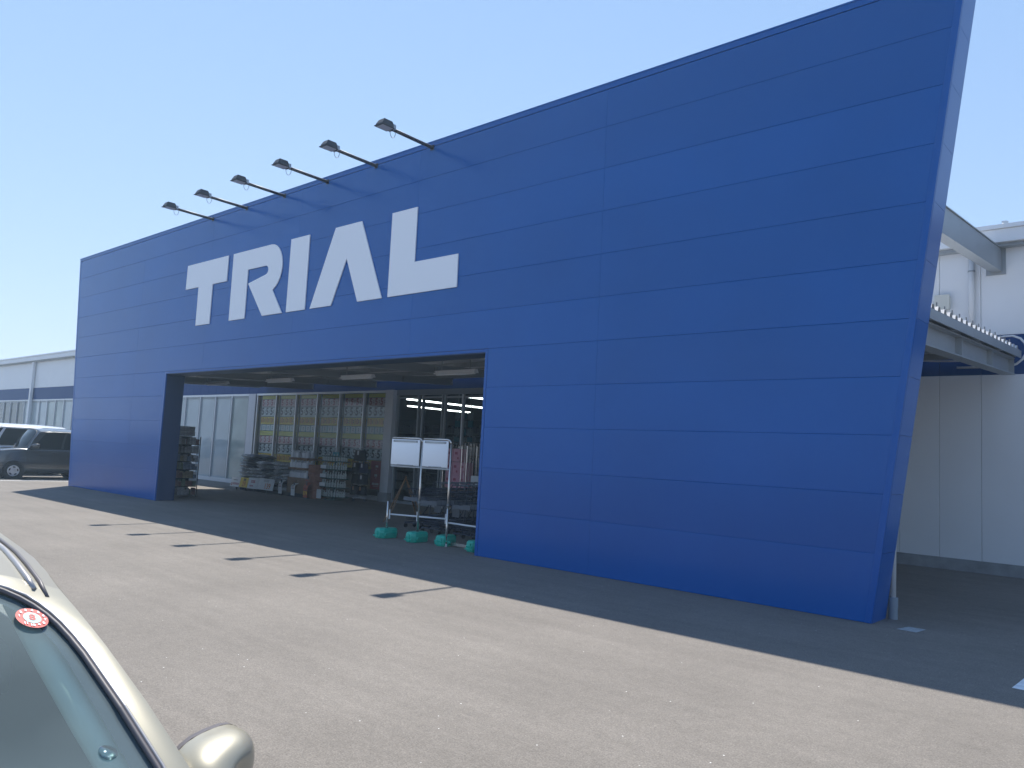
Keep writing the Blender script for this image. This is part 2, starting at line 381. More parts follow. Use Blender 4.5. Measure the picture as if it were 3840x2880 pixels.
# folded edge trims
def edge_trim(fx, s):
    """corner flashing on a slanted end: front leg, end leg"""
    w = s * TR
    front = [(fx(0), .004), (fx(0) - w, .004), (fx(HT) - w, HT), (fx(HT), HT)]
    MB().prism_y(front, -.004, .026).build('corner_trim', M['blue_trim'], fac)
    a, b = (fx(0), fx(HT)); t = -s * .012
    for k in range(11):
        z0, z1 = ZK[k] + .002, (ZK[k + 1] - .002 if k < 10 else HT)
        MB().prism_y([(fx(z0) + t * 1.2, z0), (fx(z0) - t * .2, z0), (fx(z1) - t * .2, z1), (fx(z1) + t * 1.2, z1)], .027, TH + .004).build('end_panel', M['blue_trim'], fac)
edge_trim(XL, -1); edge_trim(XR, 1)
MB().prism_y([(XL(7.481) + TR, 7.481), (XR(7.481) - TR, 7.481), (XR(HT) - TR, HT), (XL(HT) + TR, HT)], -.004, .026).build('coping_front', M['blue_trim'], fac)
MB().prism_y([(XL(HT) - .012, HT + .001), (XR(HT) + .012, HT + .001), (XR(HT) + .012, HT + .02), (XL(HT) - .012, HT + .02)], -.012, TH + .012).build('coping', M['blue_trim'], fac)
MB().box(OX0 - .056, OX0, -.004, .026, .004, 3.44).build('opening_trim', M['blue_trim'], fac)
MB().box(OX1, OX1 + .056, -.004, .026, .004, 3.44).build('opening_trim', M['blue_trim'], fac)
MB().box(OX0 - .056, OX1 + .056, -.004, .026, 3.442, 3.494).build('opening_trim', M['blue_trim'], fac)
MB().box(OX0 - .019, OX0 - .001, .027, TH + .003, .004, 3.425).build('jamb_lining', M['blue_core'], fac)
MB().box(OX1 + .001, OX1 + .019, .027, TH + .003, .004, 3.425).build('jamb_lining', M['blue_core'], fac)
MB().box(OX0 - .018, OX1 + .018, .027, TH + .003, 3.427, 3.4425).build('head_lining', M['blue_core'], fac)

# sign letters
def arc(cx, cz, rx, rz, a0, a1, n):
    return [(cx + rx * math.cos(math.radians(a0 + (a1 - a0) * i / n)), cz + rz * math.sin(math.radians(a0 + (a1 - a0) * i / n))) for i in range(n + 1)]
LT, LB = 6.345, 4.66
LET = {
 'T': [(-20.46, LT), (-20.47, 5.69), (-19.755, 5.69), (-19.74, LB), (-19.01, LB), (-19.01, 5.69), (-18.30, 5.69), (-18.30, LT)],
 'R': [(-18.05, LT), (-18.03, LB), (-17.29, LB), (-17.30, 5.86)] + arc(-16.50, 5.75, .13, .11, 90, -70, 6) + [(-17.24, 5.51), (-16.50, LB), (-15.66, LB), (-16.13, 5.24)] + arc(-16.31, 5.78, .52, .565, -68, 90, 12),
 'I': [(-15.49, LT), (-15.49, LB), (-14.75, LB), (-14.76, LT)],
 'A': [(-13.80, LT), (-14.56, LB), (-13.79, LB), (-13.34, 5.62), (-12.88, LB), (-12.10, LB), (-12.90, LT)],
 'L': [(-11.93, LT), (-11.92, LB), (-9.99, LB), (-10.00, 5.27), (-11.18, 5.27), (-11.19, LT)]}
for ch, poly in LET.items():
    o = MB().prism_y(poly, -.026, -.006).build('sign_letter', M['white_letter'], label='white block letter %s of the store sign on the blue wall' % ch, cat='letter', group='white letters of the store sign')
    o.modifiers.new('tri', 'TRIANGULATE')

# spotlights on arms
def make_spot():
    r = thing('sign_spotlight', (0, 0, 0), 'black sign spotlight on a horizontal arm above the blue wall', 'spotlight', 'spotlights on arms above the sign', world=False)
    MB().box(-.05, .05, -.012, -.0045, -.05, .05).build('base_plate', M['lamp_black'], r)
    MB().tube([(0, -.018, 0), (0, -.5, .004), (0, -1.04, .012)], .033, 10).build('arm', M['arm'], r, smooth=True)
    MB().box(-.09, -.075, -1.08, -.98, -.01, .07).box(.075, .09, -1.08, -.98, -.01, .07).box(-.09, .09, -1.0, -.975, -.015, .03).build('bracket', M['galv'], r)
    h = MB(); top = [(-.08, -1.25), (.08, -1.25), (.085, -1.06), (-.085, -1.06)]; low = [(-.10, -1.29), (.10, -1.29), (.10, -1.04), (-.10, -1.04)]
    h.add([(x, y, .105) for x, y in top] + [(x, y, .03) for x, y in low] + [(x, y, -.005) for x, y in low],
          [(0, 1, 2, 3), (11, 10, 9, 8)] + [(i, (i + 1) % 4, (i + 1) % 4 + 4, i + 4) for i in range(4)] + [(i + 4, (i + 1) % 4 + 4, (i + 1) % 4 + 8, i + 8) for i in range(4)])
    hd = h.build('lamp_head', M['lamp_black'], r)
    MB().box(-.112, .112, -1.32, -1.03, -.018, -.006).build('visor_rim', M['lamp_black'], hd)
    MB().box(-.09, .09, -1.28, -1.05, -.024, -.0185).build('lens', M['lens'], hd)
    for k in range(5): MB().box(-.07 + k * .032, -.062 + k * .032, -1.24, -1.06, .106, .118).build('cooling_fin', M['lamp_black'], hd)
    MB().tube([(.03, -1.02 + .13 * math.cos(a) * .5 + .02, -.03 - .13 * math.sin(a)) for a in [math.pi * i / 10 for i in range(11)]], .005, 5).build('cable', M['cart_grey'], r, smooth=True)
    return r
sp = make_spot()
for i in range(6):
    p = (-19.32 + 1.685 * i, 0, 7.455)
    o = sp if i == 0 else dup(sp, p)
    o['label'] = 'black spotlight on an arm at the wall top ' + ['above the letter T', 'above the letter R', 'above the gap between R and I', 'above the gap between I and A', 'above the letter A', 'above the letter L'][i]
    o.location = p

# ------------------------------------------------------------------ store building behind
YB = 7.0
st = thing('store_building', (-25, 20, 0), 'long low white store building with a blue stripe and tall shop windows', 'building')
WX0, WX1 = -66.0, 9.0
PITCH = .7
jx = [-3.10 + PITCH * k for k in range(-5, 18)]
jx = [x for x in jx if x < WX1] + [WX1]
# wall panels, right hand part singly, the rest as long runs
def wpanel(x0, x1, z0, z1, m, nm='wall_panel'):
    MB().panel([(x0 + .003, z0), (x1 - .003, z0), (x1 - .003, z1), (x0 + .003, z1)], YB, .006, .05).build(nm, m, st)
for a, b in zip(jx[:-1], jx[1:]):
    wpanel(a, b, .215, 3.642, M['white_wall']); wpanel(a, b, 3.645, 4.375, M['blue_band'], 'band_panel'); wpanel(a, b, 4.378, 6.2, M['white_wall'])
bx = [-48.2 + .684 * k for k in range(0, 31)]
for a, b in zip(bx[:-1], bx[1:]): wpanel(a, b, 3.645, 4.375, M['blue_band'], 'band_panel')
wpanel(WX0, bx[0], 3.645, 4.375, M['blue_band'], 'band_panel'); wpanel(bx[-1], jx[0], 3.645, 4.375, M['blue_band'], 'band_panel')
ux = [WX0, -61.5, -56.9, -52.3, -47.7, -43.1, -38.5, -33.9, -29.3, -24.7, -20.1, -15.5, -10.9, jx[0]]
for a, b in zip(ux[:-1], ux[1:]): wpanel(a, b, 4.378, 6.2, M['white_wall'])
wpanel(-13.0, jx[0], .215, 3.642, M['white_wall'])
MB().box(-13.0, WX1, YB - .035, YB + .1, 0, .2145).build('plinth', M['concrete'], st)
# body behind the front skin
MB().box(WX0, WX1, YB + .052, YB + .2, 3.66, 6.2).build('wall_core', M['white_wall'], st)
MB().box(-13.0, WX1, YB + .102, YB + .2, 0, 3.655).build('wall_core', M['white_wall'], st)
MB().box(WX0, WX0 + .2, YB + .2, 40, 0, 6.2).build('side_wall', M['white_wall'], st)
MB().box(WX1 - .2, WX1, YB + .2, 40, 0, 6.2).build('side_wall', M['white_wall'], st)
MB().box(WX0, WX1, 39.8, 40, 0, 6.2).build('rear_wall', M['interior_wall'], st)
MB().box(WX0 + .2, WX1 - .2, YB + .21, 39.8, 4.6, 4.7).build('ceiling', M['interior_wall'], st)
# roof: eave gutter, ribbed sheet
MB().box(WX0 - .1, WX1 + .1, 6.70, YB + .04, 6.06, 6.30).build('gutter', M['white_wall'], st)
MB().box(WX0 - .12, WX1 + .12, 6.66, YB + .02, 6.305, 6.38).build('gutter_rim', M['white_wall'], st)
MB().box(WX0, WX1, 7.0, 7.04, 6.31, 6.40).build('closure_strip', M['white_wall'], st)
MB().box(WX0 - .1, WX1 + .1, 6.80, YB - .01, 6.0, 6.055).build('soffit_board', M['steel'], st)
rf = MB(); n = 0
prof = []
x = WX0
while x < WX1:
    prof += [(x, 0), (x + .14, 0), (x + .19, .085), (x + .26, .085)]; x += .31
rf.grid([[(px, 6.95, 6.335 + pz) for px, pz in prof], [(px, 40.2, 7.2 + pz) for px, pz in prof]])
ro = rf.build('roof', M['deck'], st, fix=False); so = ro.modifiers.new('thick', 'SOLIDIFY'); so.thickness = .004
for cx_ in (-2.66,):
    MB().box(cx_ - .05, cx_ + .03, 6.72, 6.80, 6.41, 6.45).box(cx_ - .01, cx_ + .06, 6.70, 6.74, 6.381, 6.43).build('roof_clip', M['alu'], st)
# shop windows
def mullion(x, z0=.05, z1=3.6, w=.05, y0=6.955, y1=7.06, m=None): MB().box(x - w / 2, x + w / 2, y0, y1, z0, z1).build('mullion', m or M['alu'], st)
def rail(x0, x1, z0, z1, y0=6.96, y1=7.06, m=None, nm='window_rail'): MB().box(x0, x1, y0, y1, z0, z1).build(nm, m or M['alu'], st)
def pane(x0, x1, z0, z1, m, y=7.02): MB().box(x0, x1, y, y + .008, z0, z1).build('pane', m, st)
xs = [-28.96 - 1.357 * k for k in range(0, 27)]
rail(xs[-1], xs[0], 3.56, 3.645); rail(xs[-1], xs[0], 0, .16, nm='window_sill')
for k, x in enumerate(xs):
    mullion(x, .16, 3.56)
    if k < len(xs) - 1:
        far = x < -56.0
        m = M['dark_pane'] if far else (M['film2'] if k in (0, 15, 16) else M['film'])
        pane(xs[k + 1] + .025, x - .025, .16, 3.56, m)
        rail(xs[k + 1] + .025, x - .025, 3.485, 3.535, y0=6.985, y1=7.0195, m=M['steel'])
        MB().box(x - .12, x - .075, 6.985, 7.019, .16, 3.485).build('inner_stile', M['alu_dark'], st)
MB().box(-28.935, -28.42, 6.93, 7.10, 0, 3.64).build('pilaster', M['col_grey'], st)
px = [-28.32 + 1.362 * k for k in range(6)] + [-20.21]
rail(-28.42, -20.21, 3.57, 3.645); rail(-28.42, -20.21, 0, .14, nm='window_sill')
for k, x in enumerate(px):
    mullion(x, .14, 3.57, w=.05)
    if k < 6: pane(x + .025, px[k + 1] - .025, .14, 3.57, M['glass'])
MB().box(-20.18, -19.78, 6.82, 7.10, .30, 3.64).build('pilaster', M['col_grey'], st)
MB().box(-20.22, -19.74, 6.78, 7.12, 0, .298).build('pilaster_base', M['concrete'], st)
# sliding doors
rail(-19.78, -13.0, 3.47, 3.645, m=M['alu_dark'], nm='door_head')
for x, w in ((-19.72, .08), (-18.70, .06), (-18.50, .05), (-17.60, .05), (-17.48, .05), (-16.71, .06), (-15.6, .05), (-14.6, .06), (-13.04, .07)):
    mullion(x, 0, 3.47, w=w, m=M['alu'] if abs(x + 16.71) < .01 else M['steel'])
for a, b in ((-19.68, -18.73), (-18.475, -17.625), (-17.455, -16.74), (-16.68, -15.625), (-15.575, -14.63), (-14.57, -13.075)):
    pane(a, b, .08, 3.47, M['door_glass']); rail(a, b, 0, .08, m=M['steel'], nm='door_rail'); rail(a, b, 3.36, 3.42, y0=6.99, y1=7.0195, m=M['steel'], nm='door_rail')
# interior strip lights
def strip(x, y0, y1, z=3.98):
    r = thing('strip_light', (x, (y0 + y1) / 2, z), 'lit fluorescent strip under the ceiling inside the store', 'ceiling light', 'lit strip lights inside the store')
    MB().box(x - .07, x + .07, y0, y1, z + .03, 4.6).build('housing', M['interior_wall'], r)
    MB().box(x - .045, x + .045, y0 + .02, y1 - .02, z - .03, z + .029).build('tube', M['tube'], r)
for x, y0, y1 in ((-26.75, 13.4, 18.6), (-30.85, 17.0, 21.6), (-22.37, 12.6, 15.4)): strip(x, y0, y1)
# aisle shelving seen dimly through the doors
def aisle(x, y, w, label):
    r = thing('aisle_shelf', (x, y, 0), label, 'shelf', 'aisle shelves inside the store')
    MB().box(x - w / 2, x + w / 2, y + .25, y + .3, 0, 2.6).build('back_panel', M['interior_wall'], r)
    for k in range(7):
        MB().box(x - w / 2, x + w / 2, y - .1, y + .25, .1 + .38 * k, .14 + .38 * k).build('shelf_board', M['steel'], r)
        s = MB(); xx = x - w / 2 + .03
        while xx < x + w / 2 - .15:
            d = random.uniform(.08, .16); s.box(xx, xx + d, y - .05, y + .2, .141 + .38 * k, .141 + .38 * k + random.uniform(.18, .3)); xx += d + .02
        s.build('goods', random.choice([M['packet'][5], M['bottle'], M['packet'][1]]), r, kind='stuff')
aisle(-20.5, 10.6, 3.2, 'dim goods shelf inside the store behind the left door leaf'); aisle(-24.4, 11.5, 3.0, 'dim goods shelf inside the store farther back from the doors')
aisle(-17.4, 9.4, 1.8, 'dim goods shelf just inside the door behind the pink cartons')
# white rolled cards hung behind the right-most door leaf
r = thing('price_cards', (-18.2, 8.6, 1.9), 'column of pale price cards hanging inside behind the right door leaf', 'cards')
for i in range(3):
    MB().box(-18.56 + i * .3, -18.54 + i * .3, 8.595, 8.61, 1.9, 4.6).build('hanger', M['alu'], r)
    for j in range(4): MB().box(-18.65 + i * .3, -18.42 + i * .3, 8.58, 8.594, 2.0 + j * .27, 2.22 + j * .27).build('card', M['bottle'] if (i + j) % 2 else M['ink_teal'], r)

# posters behind the glass
ROWS = [(3.43, 3.57, 'poster_lime', None, None), (3.13, 3.425, 'poster_pink', '5', 'ink_red'), (2.75, 3.12, 'poster_white', '5', 'ink_black'), (2.44, 2.74, 'poster_yellow', '10', 'ink_orange'),
        (2.2, 2.43, 'poster_white', '|', 'ink_teal'), (2.0, 2.19, 'poster_lime', None, None), (1.69, 1.99, 'poster_pink', '5', 'ink_red'), (1.32, 1.68, 'poster_white', '5', 'ink_black'), (1.0, 1.31, 'poster_yellow', '10', 'ink_orange')]
def card_mesh(w, h, m):
    b = MB().box(-w / 2, w / 2, 0, .003, 0, h); me = bpy.data.meshes.new('poster'); me.from_pydata(b.v, [], b.f); me.materials.append(m); return me
CM = [card_mesh(.318, b - a - .012, M[c]) for a, b, c, _, _ in ROWS]
TM = []
for a, b, c, s, ink in ROWS:
    if s:
        me = text_mesh(s, (b - a) * (1.05 if s != '10' else .85), bold=.011).copy(); me.materials.clear(); me.materials.append(M[ink]); TM.append(me)
    else: TM.append(None)
sm = MB().box(-.02, .02, -.001, 0, -.05, -.01).box(-.02, .02, -.001, 0, .015, .05); smm = bpy.data.meshes.new('small_print'); smm.from_pydata(sm.v, [], sm.f); smm.materials.append(M['ink_black'])
for k in range(6):
    x0 = px[k] + .1; x1 = px[k + 1] - .03
    pr = thing('poster_display', ((x0 + x1) / 2, 7.12, 1.0), ['grid of sale posters behind the window pane beside the pale pilaster', 'grid of sale posters behind the second pane from the pale pilaster', 'grid of sale posters behind the third pane from the pale pilaster', 'grid of sale posters behind the third pane from the entrance column', 'grid of sale posters behind the second pane from the entrance column', 'grid of sale posters in the pane with the red poster beside the entrance column'][k], 'posters', 'sale posters behind the shop windows')
    BASE[pr.name] = Vector((0, 0, 0)); pl = Vector(pr.location)
    n = 4
    for j in range(n):
        cx_ = x0 + (j + .5) * (x1 - x0) / n
        for i, (a, b, c, s, ink) in enumerate(ROWS):
            o = bpy.data.objects.new('poster', CM[i]); COL.objects.link(o); o.parent = pr
            o.location = (cx_ - pl.x, 0, a - pl.z)
            if TM[i]:
                t = bpy.data.objects.new('numeral', TM[i]); COL.objects.link(t); t.parent = o
                t.rotation_euler = (math.pi / 2, 0, 0); t.location = (-.04, -.002, (b - a) * .5)
                q = bpy.data.objects.new('small_print', smm); COL.objects.link(q); q.parent = o; q.location = (.115, -.0015, (b - a) * .5)
rp = thing('red_poster', (-20.52, 6.93, .36), 'tall red poster with white lines of print beside the entrance column', 'poster')
MB().box(-20.83, -20.22, 6.935, 6.95, .36, 1.29).build('sheet', M['red_poster'], rp)
for zz, w, hh in ((1.08, .14, .07), (.78, .2, .08), (.50, .42, .07), (1.01, .12, .015), (.73, .1, .015), (.455, .3, .012)):
    for q in range(max(1, int(w / .07))): MB().box(-20.52 - w / 2 + q * .07, -20.52 - w / 2 + q * .07 + .055, 6.932, 6.9345, zz, zz + hh).build('print', M['ink_white'], rp)

# ------------------------------------------------------------------ canopy between wall and store
def zc(y): return 3.70 + .05 * (y - .52)
cp = thing('entrance_canopy', (-15.2, 3.6, 3.3), 'ribbed metal canopy roof on steel beams between blue wall and store', 'canopy')
CX0, CX1 = -27.9, -2.42
prof = []; y = .56
while y < 6.5:
    prof += [(y, .0), (y + .10, .0), (y + .15, .085), (y + .23, .085), (y + .28, 0)]; y += .30
dk = MB(); P = [(yy, zc(yy) + hz) for yy, hz in prof]
xsd = [CX0 + (CX1 - .02 - CX0) * i / 12 for i in range(13)]
dk.grid([[(x, yy, zz) for yy, zz in P] for x in xsd])
do = dk.build('deck', M['deck'], cp, fix=False); so = do.modifiers.new('thick', 'SOLIDIFY'); so.thickness = .004
def sloped_bar(x0, x1, y0, y1, d0, d1, nm, m):
    """bar along y following the roof slope; d0/d1 offsets of lower and upper face from the deck"""
    MB().prism_x([(y0, zc(y0) + d0), (y1, zc(y1) + d0), (y1, zc(y1) + d1), (y0, zc(y0) + d1)], x0, x1).build(nm, m, cp)
sloped_bar(CX1 - .018, CX1, .53, 6.72, -.115, .015, 'fascia', M['steel']); sloped_bar(CX0 - .01, CX0 + .01, .53, 6.72, -.115, .10, 'fascia', M['steel'])
for i, x in enumerate([CX0 + .25 + k * 3.585 for k in range(7)] + [-2.60]):
    ye = 6.6
    dp = -.42 if i == 7 else (-.30 if i else -.17)
    sloped_bar(x - .1, x + .1, .53, ye, dp, dp + .02, 'flange', M['steel']); sloped_bar(x - .1, x + .1, .53, ye, -.138, -.118, 'flange', M['steel'])
    sloped_bar(x - .008, x + .008, .54, ye, dp + .021, -.139, 'web', M['steel'])
    for yy in (.56, 2.6, 4.7, ye - .02): sloped_bar(x - .09, x + .09, yy, yy + .012, dp + .022, -.14, 'stiffener', M['steel'])
for yy in (.62, 1.9, 3.4, 4.9, 6.42):
    MB().box(CX0 + .04, CX1 - .04, yy, yy + .05, zc(yy) - .112, zc(yy) - .004).build('purlin', M['galv'], cp)
MB().box(CX0 + .03, CX1 - .03, 6.62, 6.74, zc(6.6) - .05, zc(6.6) + .05).build('rear_gutter', M['steel'], cp)
for i in range(14): # upright hooks on the deck crests
    yy = .56 + .30 * (1 + i * 1.35) + .19
    if yy < 6.3: MB().box(CX1 - .06, CX1 - .045, yy, yy + .012, zc(yy) + .087, zc(yy) + .15).build('bolt', M['alu_dark'], cp)
for k in range(4):
    x0 = -24.0 + 3.585 * k; r = thing('canopy_light', (x0 + .65, 2.6, 3.46), 'unlit white fluorescent fitting hanging under the canopy', 'light fitting', 'fluorescent fittings under the canopy')
    MB().prism_x([(2.52, 3.47), (2.68, 3.47), (2.64, 3.55), (2.56, 3.55)], x0, x0 + 1.3).build('housing', M['white_letter'], r)
    MB().tube([(x0 + .03, 2.6, 3.452), (x0 + 1.27, 2.6, 3.452)], .016, 8).build('tube', M['white_letter'], r, smooth=True)
    for dx in (.2, 1.1): MB().box(x0 + dx - .01, x0 + dx + .01, 2.59, 2.61, 3.551, zc(2.6) - .002).build('hanger', M['galv'], r)

# right hand details
ub = thing('tie_beam', (-2.84, 4, 5.2), 'grey steel box beam tying the blue wall to the store eave', 'beam')
def zt(y): return -.085 * (7 - y)
MB().prism_x([(.5, 5.57 + zt(.5)), (6.975, 5.57 + zt(6.975)), (6.975, 5.98 + zt(6.975)), (.5, 5.98 + zt(.5))], -2.935, -2.755).build('box_section', M['steel'], ub)
MB().prism_x([(.5, 5.985 + zt(.5)), (6.9, 5.985 + zt(6.9)), (6.9, 6.0 + zt(6.9)), (.5, 6.0 + zt(.5))], -2.955, -2.735).build('top_plate', M['steel'], ub)
MB().box(-3.01, -2.69, 6.976, 6.998, 5.51, 5.998).build('end_plate', M['steel'], ub)
r = thing('wall_downpipe', (-3.24, 6.93, 4.0), 'white round downpipe on the store wall behind the tie beam', 'pipe')
MB().tube([(-3.24, 6.93, 4.2), (-3.24, 6.93, 6.05)], .052, 16).build('pipe', M['pvc'], r, smooth=True)
MB().lathe([(.054, 0), (.062, 0), (.062, .025), (.054, .025)], (-3.24, 6.93, 5.60), n=16).build('clamp', M['steel'], r)
r = thing('junction_box', (-3.73, 6.92, 4.95), 'small ivory junction box on the white store wall', 'box')
smooth_bevel(MB().box(-3.85, -3.61, 6.88, 6.998, 4.92, 5.19).build('box_body', M['ivory'], r), .012)
MB().box(-3.86, -3.60, 6.862, 6.879, 4.91, 5.20).build('lid', M['ivory'], r)
MB().tube([(-3.45, 6.76, 3.765), (-3.06, 6.76, 3.76), (-2.75, 6.76, 3.745), (-2.62, 6.76, 3.755), (-2.5, 6.76, 3.80), (-2.41, 6.76, 3.88), (-2.365, 6.76, 3.97), (-2.35, 6.76, 4.06), (-2.37, 6.76, 4.17), (-2.44, 6.78, 4.26), (-2.56, 6.82, 4.32), (-2.72, 6.9, 4.33), (-2.85, 6.995, 4.33)], .02, 8).build('conduit', M['pvc'], smooth=True, label='curved white conduit looping past the end of the canopy to the blue stripe', cat='conduit')
MB().tube([(-4.6, 6.76, 3.90), (-4.2, 6.76, 3.93), (-3.8, 6.76, 3.90), (-3.4, 6.76, 3.885)], .016, 6).build('conduit', M['pvc'], smooth=True, label='short white conduit under the canopy in front of the blue stripe', cat='conduit')
r = thing('rain_downpipe', (-2.825, .575, 0), 'slim white rain downpipe with a grey foot behind the flared wall end', 'pipe')
MB().tube([(-2.825, .575, .2), (-2.825, .575, 3.3)], .033, 14).build('pipe', M['pvc'], r, smooth=True)
MB().lathe([(.052, 0), (.052, .13), (.056, .132), (.056, .25), (.05, .255)], (-2.825, .575, 0), n=18).build('foot', M['pvc_grey'], r)
r = thing('wall_downpipe', (-54.8, 6.85, 0), 'white downpipe running down the far store wall beside the parked cars', 'pipe')
MB().box(-54.93, -54.68, 6.80, 6.94, 0, 6.05).build('pipe', M['white_wall'], r)

# ------------------------------------------------------------------ goods under the canopy
# tall goods rack behind the left pier, its face towards the entrance
rk = thing('goods_rack', (-22.75, 1.4, 0), 'dark open rack crammed with small packets behind the left pier', 'rack')
RX0, RX1, RY0, RY1 = -23.05, -22.47, .98, 1.79
for yy in (RY0, RY1 - .02):
    for xx in (RX0, RX1 - .02): MB().box(xx, xx + .02, yy, yy + .02, 0, 1.78).build('post', M['rubber'], rk)
SH = [.06 + .247 * k for k in range(7)]
for zz in SH: MB().box(RX0 + .021, RX1 - .021, RY0 + .001, RY1 - .001, zz - .012, zz).build('shelf_board', M['rubber'], rk)
MB().box(RX0 - .004, RX0 - .001, RY0, RY1, .05, 1.78).build('back_panel', M['rubber'], rk)
pm = []
for m in M['packet']:
    b = MB().cbox(-.05, .05, -.053, .053, 0, .18, .006); me = bpy.data.meshes.new('packet'); me.from_pydata(b.v, [], b.f); me.materials.append(m); pm.append(me)
for si, zz in enumerate(SH):
    wob = .0
    for j in range(7):
        yy = RY0 + .075 + j * (RY1 - RY0 - .15) / 6
        for d in range(2):
            if random.random() < .06 and d == 0: continue
            o = bpy.data.objects.new('packet', pm[(si + (j // 3) + random.randrange(2)) % 6]); COL.objects.link(o)
            o.location = (RX1 - .09 - d * .16, yy, zz + .0005); o.scale = (1, 1, random.uniform(.82, 1.22)); o.rotation_euler = (0, 0, random.uniform(-.12, .12))
            tag(o, 'small printed packet on the crammed dark rack behind the left pier', 'packet', 'packets on the dark rack')
for i, (y0, y1, z0, z1, lb) in enumerate(((1.05, 1.60, 1.785, 1.93, 'flat grey-brown carton lying on the dark rack, lower of the two'), (1.03, 1.59, 1.932, 2.07, 'flat grey-brown carton lying on the dark rack, upper of the two'), (.95, 1.09, 2.072, 2.17, 'small grey-brown carton perched on the two flat cartons'))):
    o = MB().box(RX1 - .5, RX1 - .02, y0, y1, z0, z1).build('carton', M['packet'][1], label=lb, cat='carton', group='cartons on the dark rack')
    smooth_bevel(o, .006, 1)
for yy, zz in ((1.66, 1.14), (1.73, .90), (1.70, .66)):
    MB().box(RX1 + .003, RX1 + .006, yy - .06, yy + .04, zz, zz + .07).build('price_tag', M['tag'], rk)

# soil bags in three leaning piles on pallets
def bag_mesh(m, seed):
    rnd = random.Random(seed); b = MB(); nx, ny = 10, 6; L, W, H = .66, .44, .135
    for top in (1, -1):
        P = []
        for i in range(nx + 1):
            row = []
            for j in range(ny + 1):
                u = i / nx * 2 - 1; v = j / ny * 2 - 1
                e = max(0, (1 - abs(u) ** 4) * (1 - abs(v) ** 3)) ** .6
                z = .5 * H * (1 + top * e * (1 + .25 * rnd.uniform(-1, 1) * (abs(u) < .95) * (abs(v) < .95)))
                row.append((u * L / 2 * (1 + .03 * math.sin(5 * v + seed)), v * W / 2 * (1 + .05 * math.sin(4 * u + seed)), z))
            P.append(row)
        b.grid(P, flip=(top < 0))
    me = bpy.data.meshes.new('soil_bag'); me.from_pydata(b.v, [], b.f); me.materials.append(m)
    for p in me.polygons: p.use_smooth = True
    return me
bagm = [bag_mesh(m, s) for s, m in enumerate((M['bag'], M['bag2'], M['bag2'], M['bag'], M['bag3'], M['bag3']))]
for pi, (x, ytop) in enumerate(((-25.35, 0), (-24.25, 0), (-23.3, 0))):
    pl = thing('pallet', (x, 5.5, 0), ['dark pallet under the tallest pile of soil bags', 'dark pallet under the middle pile of soil bags', 'dark pallet under the soil bags beside the jug cartons'][pi], 'pallet', 'pallets under the soil bags')
    for k in range(3): MB().box(x - .5, x + .5, 5.1 + k * .38, 5.2 + k * .38, 0, .10).build('bearer', M['dark'], pl)
    for k in range(5): MB().box(x - .5 + k * .21, x - .5 + k * .21 + .16, 5.08, 5.98, .102, .122).build('slat', M['dark'], pl)
    for lay in range((10, 8, 8)[pi]):
        for c in range(2):
            for rr in range(2):
                o = bpy.data.objects.new('soil_bag', random.choice(bagm[:5] if (pi, c) != (0, 1) else bagm[2:])); COL.objects.link(o)
                o.location = (x - .27 + c * .50 + random.uniform(-.09, .09) - .012 * lay, 5.28 + rr * .42 + random.uniform(-.03, .03), .118 + lay * (.112 if pi == 0 else .115))
                o.rotation_euler = (random.uniform(-.05, .05), random.uniform(-.09, .09), random.uniform(-.28, .28))
                tag(o, ['shiny grey soil bag in the tallest pile beside the pale windows', 'shiny grey soil bag in the middle pile behind the price boards', 'shiny grey soil bag in the pile beside the jug cartons'][pi], 'bag', ['soil bags in the tallest pile', 'soil bags in the middle pile', 'soil bags beside the jug cartons'][pi])
# price boards leaning at the foot of the piles
def board(x0, x1, z0, z1, m, label, txt, ink, size, y=4.98, tilt=.07):
    r = thing('price_board', ((x0 + x1) / 2, y, z0), label, 'price board', 'price boards at the foot of the soil bags')
    q = MB(); q.add([(x0, y - tilt, z0), (x1, y - tilt, z0), (x1, y, z1), (x0, y, z1), (x0, y - tilt + .012, z0), (x1, y - tilt + .012, z0), (x1, y + .012, z1), (x0, y + .012, z1)],
                    [(0, 1, 2, 3), (7, 6, 5, 4), (1, 0, 4, 5), (2, 1, 5, 6), (3, 2, 6, 7), (0, 3, 7, 4)]); q.build('sheet', m, r)
    MB().box((x0 + x1) / 2 - .02, (x0 + x1) / 2 + .02, y + .013, y + .05, 0, z1 - .03).build('stay', M['cart_grey'], r)
    a = math.atan2(tilt, z1 - z0)
    for s, fx, fz, k, mm in txt:
        X = x0 + fx * (x1 - x0); Z = z0 + fz * (z1 - z0); Y = y - tilt * (1 - fz) - .004
        R = Matrix.Translation((X, Y, Z)) @ Matrix.Rotation(math.pi / 2 - a, 4, 'X')
        text_obj(s, k, M[mm], R, r, bold=.004)
board(-26.22, -25.62, .10, .43, M['poster_white'], 'white and red price board at the foot of the tallest soil bag pile', [('o', .15, .3, .2, 'ink_red'), ('====', .62, .3, .17, 'ink_red'), ('-------', .5, .75, .13, 'ink_black')], 'ink_red', .2)
board(-25.60, -25.08, .11, .45, M['poster_yellow'], 'yellow price board reading 29', [('29', .55, .32, .24, 'ink_orange'), ('IIIII', .55, .76, .12, 'ink_black')], 'ink_orange', .2)
board(-25.06, -24.42, .10, .47, M['poster_white'], 'crinkled white price board with red print between the yellow and the orange numerals', [('%%%', .5, .65, .13, 'ink_red'), ('===', .4, .25, .13, 'ink_red')], 'ink_red', .2)
board(-24.40, -23.42, .11, .49, M['poster_white'], 'white price board with the orange number 139', [('139', .62, .32, .26, 'ink_orange'), ('/ / / / /', .5, .8, .12, 'ink_black')], 'ink_orange', .2)

